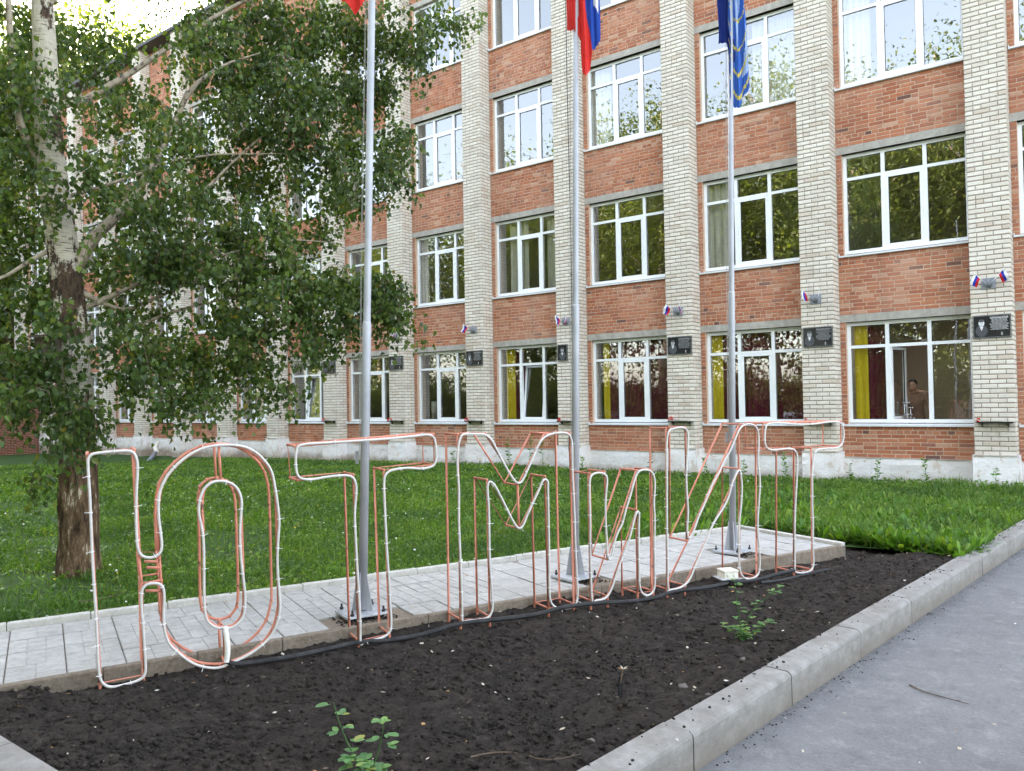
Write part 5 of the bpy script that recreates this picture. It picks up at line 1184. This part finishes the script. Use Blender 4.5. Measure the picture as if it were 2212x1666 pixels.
# ------------------------------------------------------------ other trees
def crown_mesh(name,n,rx,rz,seed,lsize,mat,clump=70):
    r_=np.random.RandomState(seed); cc=r_.randn(clump,3); cc/=np.linalg.norm(cc,axis=1,keepdims=True); cc*=(r_.rand(clump,1)**.45)*np.array([rx,rx,rz])
    idx=r_.randint(0,clump,n); P=cc[idx]+r_.randn(n,3)*np.array([rx,rx,rz])*.15; P[:,2]-=np.abs(r_.randn(n))*rz*.06
    D=r_.randn(n,3)*.8+np.array([0,0,-.6]); V=leaf_arrays(P,D,lsize*(.6+.8*r_.rand(n)),lsize*(.5+.5*r_.rand(n)))
    return npmesh(name,V.reshape(-1,3),quadtri(V),mat)
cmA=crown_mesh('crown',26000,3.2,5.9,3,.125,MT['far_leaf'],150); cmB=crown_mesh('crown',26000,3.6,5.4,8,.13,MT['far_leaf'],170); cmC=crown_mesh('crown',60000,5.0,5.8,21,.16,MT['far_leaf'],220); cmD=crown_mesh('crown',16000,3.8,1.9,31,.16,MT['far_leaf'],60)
tm_=MB(); tm_.tube([(0,0,-1.5),(.05,0,2),(0,.1,7),(.1,0,12),(0,0,15)],[.24,.2,.15,.08,.02],10); tkm=tm_.mesh('trunk',MT['limb'],True)
bmsh=MB()
for a in range(9):
    t=a*2.4; z=5+a*.9; bmsh.tube([(0,0,z),(1.1*math.cos(t),1.1*math.sin(t),z+1.2),(2.2*math.cos(t),2.2*math.sin(t),z+2.0)],[.08,.05,.02],6)
bme=bmsh.mesh('branches',MT['limb'],True)
def tree(x,y,z,sc,cm,cz,label,group,rz,name='birch_tree'):
    T=thing(name,label,'tree',(x,y,z),group,rz); T.scale=(sc,sc,sc)
    obj('trunk',tkm,T); obj('branches',bme,T); o=obj('crown',cm,T,(0,0,cz)); return T
BG=[(-50,2,1.75,cmC,9.5),(-48,9,1.8,cmC,10),(-55,-4,1.7,cmC,9),(-49,-3,1.0,cmB,7.0),(-52,4,1.15,cmC,8.0),(-58,-9,1.1,cmB,7.5),(-60,2,1.35,cmC,9),(-47,7,1.1,cmA,10),(-66,-4,1.2,cmC,8),(-52,-14,.9,cmA,6.5),(-56,12,1.5,cmC,10),(-45,14,1.5,cmB,12.5),(-70,-16,1.2,cmC,7)]
for i,(x,y,s,cm,cz) in enumerate(BG):
    tree(x,y,-1.2,s,cm,cz,'sunlit green tree in the clump beyond the far left end of the school','trees beyond the end of the school',i*1.3,'background_tree')
RT=[(-40,-27,1.25,cmA,9),(-31,-25,1.25,cmB,9.5),(-24.5,-27,1.3,cmA,9.5),(-18.5,-24.5,1.25,cmB,10),(-13,-27,1.3,cmA,9.5),(-8,-25,1.2,cmB,9.5),(-2.5,-28,1.3,cmA,9.5),(3.5,-25.5,1.2,cmB,9.5),(9,-27.5,1.3,cmA,9.5),(-48,-30,1.25,cmB,9),(-36,-36,1.5,cmC,8),(-21,-35,1.5,cmC,8.5),(-6,-36,1.5,cmC,8),(8,-36,1.5,cmC,8.5),(-56,-34,1.3,cmC,8),(17,-26,1.2,cmA,9.5)]
for i,(x,y,s,cm,cz) in enumerate(RT):
    tree(x,y,-.2,s,cm,cz,'tall tree across the road, seen only mirrored in the school windows','trees mirrored in the windows',i*1.9,'mirrored_tree')

for i in range(15):  # unseen shrubs added to cover the bright sky gap below the mirrored crowns
    x=-50+5*i+rng.uniform(-1,1); y=-20.5+rng.uniform(-1.2,1.2)-2.5
    T=thing('added_shrub','broad shrub added under the tall trees across the road to darken the mirrored gap','shrub',(x,y-2,0),'added shrubs mirrored in the windows',i*1.1); obj('foliage',cmD,T,(0,0,1.6)); mb=MB(); mb.tube([(0,0,-.2),(.1,0,1.4)],[.06,.02],6); mb.build('stem',MT['twig'],T)
# ------------------------------------------------------------ grass
def blades(n,xs,ys,hs,ws,lean=.5):
    """bent blades, 5 verts each"""
    zs=np.array([lawn_z(a,b) for a,b in zip(xs,ys)]); P=np.stack([xs,ys,zs],-1)
    a=nr.rand(n)*6.283; s=np.stack([np.cos(a),np.sin(a),0*a],-1); b_=nr.rand(n)*6.283; L=np.stack([np.cos(b_),np.sin(b_),0*b_],-1)*(lean*hs*nr.rand(n))[:,None]
    up=np.array([0,0,1.0]); h=hs[:,None]; w=ws[:,None]
    V=np.stack([P-s*w/2,P+s*w/2,P+s*w*.42+up*h*.6+L*.35,P-s*w*.42+up*h*.6+L*.35,P+up*h*(1-.25*nr.rand(n,1))+L],1)
    b0=5*np.arange(n)[:,None]; q=(b0+np.array([[0,1,2,3]])); t=(b0+np.array([[3,2,4]]))
    F=np.concatenate([q,t],1).reshape(-1); sizes=np.tile([4,3],n); return V.reshape(-1,3),F,sizes
def sample(n,y0,y1,x0,x1,pw=1.0,cond=None):
    X=[];Y=[]
    while len(X)<n:
        y=y0+(y1-y0)*rng.random()**pw; x=rng.uniform(x0,x1)
        if not lawn_keep(x,y): continue
        if seen((x,y,0),60) is None: continue
        d=math.hypot(x-CAM.x,y-CAM.y)
        if rng.random()>min(1,(9/d)**1.3): continue
        if cond and not cond(x,y): continue
        X.append(x);Y.append(y)
    return np.array(X),np.array(Y)
def tall(x,y): return sst(-4.5,-.5,x)*.75+.25*(mnoise.noise(Vector((x*.8,y*.8,1)))+.3)
def gmask(x,y):
    d=mnoise.noise(Vector((x*.9,y*.9,11))); return not (x<-4.6 and y<-11 and d<-.05 and rng.random()<.75)
n=120000; xs,ys=sample(n,-16.5,-.42,-24,2.1,1.15,gmask)
dd=np.hypot(xs-CAM.x,ys-CAM.y); tl=np.array([tall(a,b) for a,b in zip(xs,ys)])
hs=(.045+.055*nr.rand(n))*np.array([.75+.7*max(0,mnoise.noise(Vector((a*1.7,b*1.7,8)))+.25) for a,b in zip(xs,ys)])*(1+2.0*np.clip(tl,0,1)); ws=(.004+.004*nr.rand(n))*np.clip(dd/8,1,2.4)
V,F,S=blades(n,xs,ys,hs,ws,.9); obj('grass',npmesh('grass',V,F,MT['grass_blade'],sizes=S),kind='stuff')
# small broad leaves (clover, plantain)
n=90000; xs,ys=sample(n,-16.5,-.42,-24,2.1,1.15,gmask); dd=np.hypot(xs-CAM.x,ys-CAM.y); tl=np.array([tall(a,b) for a,b in zip(xs,ys)])
zs=np.array([lawn_z(a,b) for a,b in zip(xs,ys)])+(.015+.05*nr.rand(n))*(1+1.6*np.clip(tl,0,1)); Ls=(.016+.03*nr.rand(n))*np.clip(dd/9,1,1.9)
D=nr.randn(n,3); D[:,2]=np.abs(D[:,2])*.5+.1
V=leaf_arrays(np.stack([xs,ys,zs],-1),D,Ls,Ls*(.4+.4*nr.rand(n)),.1); obj('lawn_clover',npmesh('lawn_clover',V.reshape(-1,3),quadtri(V),MT['grass_blade']),kind='stuff')
# rosettes of big leaves
def rosette_arrays(cx,cy,cz,k,Lr,up,wd=.24):
    A=[];Fq=[]
    for i in range(k):
        a=rng.uniform(0,6.283); L=rng.uniform(*Lr); e=rng.uniform(*up); w=L*wd*rng.uniform(.8,1.2)
        d=Vector((math.cos(a),math.sin(a),0)); s=Vector((-d.y,d.x,0)); pts=[]
        for t,ww in ((0,.12),(.3,.55),(.6,1.0),(.85,.8),(1,.05)):
            p=Vector((cx,cy,cz))+d*(L*t*math.cos(e))+Vector((0,0,L*(t*math.sin(e)-.30*t*t*math.cos(e)*.8)))
            pts.append((p-s*w*ww*.5+Vector((0,0,.06*w*ww)),p,p+s*w*ww*.5+Vector((0,0,.06*w*ww))))
        A.append(pts)
    return A
def rosettes(name,items,mat,parent=None,kind='stuff',org=None):
    mb=MB()
    for it in items:
        for pts in rosette_arrays(*it):
            b=len(mb.v)
            for l,c,r in pts: mb.v+= [tuple(l),tuple(c),tuple(r)]
            for i in range(4):
                for j in range(2): mb.f.append((b+i*3+j,b+i*3+j+1,b+(i+1)*3+j+1,b+(i+1)*3+j)); mb.m.append(0)
    return mb.build(name,mat,parent,smooth=False,kind=kind)
it=[]
xs,ys=sample(900,-9.8,-3.5,-2.5,2.1,1.0,lambda x,y: (y<-7.9+.28*x and x>-.9) or rng.random()<.10)
for x,y in zip(xs,ys): it.append((x,y,lawn_z(x,y),rng.randint(4,7),(.10,.25),(.4,1.35),.2))
rosettes('broadleaf_weeds',it,MT['weed_leaf'])
it=[]
xs,ys=sample(1500,-15,-.6,-22,1.5,1.1)
for x,y in zip(xs,ys): it.append((x,y,lawn_z(x,y),rng.randint(4,6),(.05,.13),(.3,1.0)))
rosettes('plantain_patches',it,MT['weed_leaf'])
# flowers
def dots(name,n,mat,rad,cond=None,y0=-16,y1=-1,hh=(.07,.13)):
    xs,ys=sample(n,y0,y1,-14,1.5,1.3,cond); P=[(a,b,lawn_z(a,b)+rng.uniform(*hh)) for a,b in zip(xs,ys)]; obj(name,rocks(name,P,[rad*rng.uniform(.7,1.2) for _ in P],mat,.8,.2),kind='stuff')
dots('clover_flowers',85,MT['flower_w'],.011,lambda x,y:mnoise.noise(Vector((x*.7,y*.7,5)))>-.05)
dots('yellow_flowers',60,MT['flower_y'],.008)
dots('white_blooms_by_kerb',9,MT['flower_w'],.016,lambda x,y:abs((Vector((x,y))-P0).dot(PF)+PW+.12)<.07 and -4.6<(Vector((x,y))-P0).dot(PE)<-3.3,-14,-9,(.05,.08))
# tall weeds along the plinth, each a plant
WL=[(-10.3,-.75,.75,'by the plinth between the M letter arms'),(-9.7,-.7,.95,'with round leaves in front of the pier behind the middle pole'),(-9.2,-.8,.7,'beside the pier behind the middle pole'),(-6.35,-.75,.55,'at the corner right of the middle pole'),(-3.25,-.8,.62,'left of the second pier from the right'),(-12.2,-.7,.4,'short, at the foot of the fifth pier'),(-1.6,-.6,.5,'with thin stems under the open window'),(-.75,-.62,.55,'with long drooping leaves under the open window'),(.35,-.8,.42,'lobed, at the foot of the right hand pier'),(-5.0,-.6,.42,'under the window with maroon curtain, left stem'),(-4.2,-.6,.40,'under the window with maroon curtain, right stem'),(-2.1,-.62,.40,'short, near the corner of the second pier'),(-8.2,-.6,.36,'small, under the window by the short letter')]
for x,y,h,lb in WL:
    T=thing('wall_weed','slender green weed '+lb,'weed',(x,y,lawn_z(x,y)),'weeds along the plinth')
    mb=MB(); lx,ly=rng.uniform(-.08,.08),rng.uniform(-.06,.06); mb.tube([(0,0,0),(lx*.4,ly*.4,h*.5),(lx,ly,h)],[.006,.004,.002],5); mb.build('stem',MT['stem'],T)
    mb=MB(); k=int(10+h*24); P=[];D=[]
    for i in range(k):
        t=.2+.8*i/k; a=i*2.4; P.append((lx*t,ly*t,h*t)); D.append((math.cos(a),math.sin(a),rng.uniform(-.1,.7)))
    P=np.array(P);D=np.array(D);L=(.05+.07*nr.rand(k)); V=leaf_arrays(P,D,L,L*.45,.12); o=obj('foliage',npmesh('foliage',V.reshape(-1,3),quadtri(V),MT['weed_leaf']),T)
# ------------------------------------------------------------ roses
rlm=MB(); rlm.add([(0,0,0),(.24,.15,.03),(.36,.45,.05),(.26,.78,.03),(0,1,-.03),(-.26,.78,.03),(-.36,.45,.05),(-.24,.15,.03),(0,.45,0)],[(0,1,2,8),(8,2,3,4),(0,8,6,7),(8,4,5,6)]); rle=rlm.mesh('leaf',MT['rose_leaf'])
def rose(label,x,y,stems,ls,nl,name='rose_bush'):
    T=thing(name,label,'rose bush',(x,y,soil_z(x,y)-.01))
    for st in stems:
        P=bez([Vector(p) for p in st],2); mb=MB(); mb.tube(P,[.0042-.003*i/len(P) for i in range(len(P))],6); mb.build('stem',MT['stem'],T,smooth=True)
        for i in range(nl):
            t=.15+.85*(i+rng.random()*.5)/nl; p=P[min(len(P)-1,int(t*(len(P)-1)))]
            a=i*2.5+rng.uniform(-.5,.5); base=Vector((math.cos(a),math.sin(a),.25))
            pet=p+base*ls*rng.uniform(.5,.9)
            k5=3 if ls>.03 else 5
            for j in range(k5):
                ang_=a+(j-(k5-1)/2)*.95; d=Vector((math.cos(ang_),math.sin(ang_),rng.uniform(-.15,.35)))
                o=obj('leaf',rle,T,tuple(pet)); s=ls*rng.uniform(.75,1.2)*(1.15 if j==k5//2 else .9); o.scale=(s,s,s); o.rotation_euler=d.to_track_quat('Y','Z').to_euler()
            
rose('rose bush with broad green leaves at the bottom edge of the soil bed',-.47,-14.47,[[(0,0,0),(-.05,-.02,.10),(-.09,-.05,.20),(-.125,-.06,.31)],[(0,0,0),(.04,.03,.10),(.055,.04,.18),(.06,.05,.25)],[(0,0,0),(.0,-.03,.06),(-.03,-.05,.12)],[(0,0,0),(.05,-.02,.06),(.07,-.03,.11)]],.046,8)
rose('thin rose bush with a long slanting shoot near the white junction box',.13,-11.89,[[(0,0,0),(-.02,.0,.12),(-.03,.0,.24),(-.045,0,.37)],[(0,0,.0),(.03,.02,.16),(.11,.06,.26),(.22,.12,.34)],[(0,0,0),(.08,.03,.08),(.16,.06,.13)],[(0,0,0),(-.05,-.02,.05),(-.09,-.03,.09)],[(0,0,0),(.03,-.05,.06),(.02,-.07,.10)]],.030,12)
for st in ([(-.07,-.02,.02),(-.11,-.04,.05)],): pass
o=thing('rose_stump','blackened cut rose stump with one pale dry shoot in the middle of the soil','plant stump',(-.03,-13.15,soil_z(-.03,-13.15)))
mb=MB(); mb.tube([(0,0,-.02),(-.004,0,.05),(.004,0,.10)],[.008,.008,.006],7); mb.tube([(.01,0,-.01),(.018,0,.07)],[.005,.004],6); mb.build('stem',MT['conduit'],o)
mb=MB()
for a in range(5):
    t=a*1.25; d=Vector((math.cos(t),math.sin(t),.3)); s=Vector((-math.sin(t),math.cos(t),0))*.006; p=Vector((.01,.02,.13)); mb.add([p,p+d*.014-s,p+d*.032,p+d*.014+s],[(0,1,2,3)])
mb.tube([(.005,0,.06),(.01,.02,.13)],.0012,4); mb.build('dry_shoot',MT['debris'],o)
# twigs and stones
def stick(label,pts,r,name='fallen_twig',mat='twig'):
    mb=MB(); P=bez([Vector(p) for p in pts],2); mb.tube(P,[r*(1-.7*i/len(P)) for i in range(len(P))],6)
    for i in range(3,len(P)-1,3):
        d=(P[i]-P[i-1]).normalized(); s=d.cross(Vector((0,0,1)))*rng.choice((-1,1)); mb.tube([P[i],P[i]+d*.02+s*.012+Vector((0,0,.004))],r*.4,4)
    o=mb.build(name,MT[mat],None); tag(o,label,'twig')
stick('dark bare twig lying alone on the asphalt',[(1.06,-11.82,RZ+.008),(1.12,-11.88,RZ+.010),(1.2,-11.90,RZ+.006),(1.37,-11.96,RZ+.012)],.0045)
def sp(x,y,h=.008): return (x,y,soil_z(x,y)+h)
stick('curved grey twig on the soil near the front',[sp(.02,-14.0),sp(.09,-14.05),sp(.17,-14.02,.012),sp(.23,-13.93)],.003)
stick('thick dark twig on the soil right of the front rose',[sp(-.22,-14.1),sp(-.16,-14.03,.014),sp(-.10,-13.98)],.006)
stick('twig resting on the grass edge of the paved strip',[(-4.0,-14.05,.10),(-3.9,-13.9,.11),(-3.86,-13.75,.14)],.004)
for i,(x,y,r,lb) in enumerate([(.17,-13.75,.022,'round brown pebble in front of the front kerb bend'),(.42,-12.3,.022,'bluish pebble on the soil near the kerb'),(.20,-12.9,.035,'rough grey stone half sunk in the middle of the bed'),(.30,-12.35,.028,'flat pale chip on the soil between rose and kerb'),(.36,-12.95,.02,'small pale stone by the kerb in the middle of the bed')]):
    o=obj('stone',rocks('stone',[(x,y,soil_z(x,y)+r*.25)],[r*.75],MT['stone'],.6,.5),None); tag(o,lb,'stone')
# wall base debris strip and small dark soil by plinth
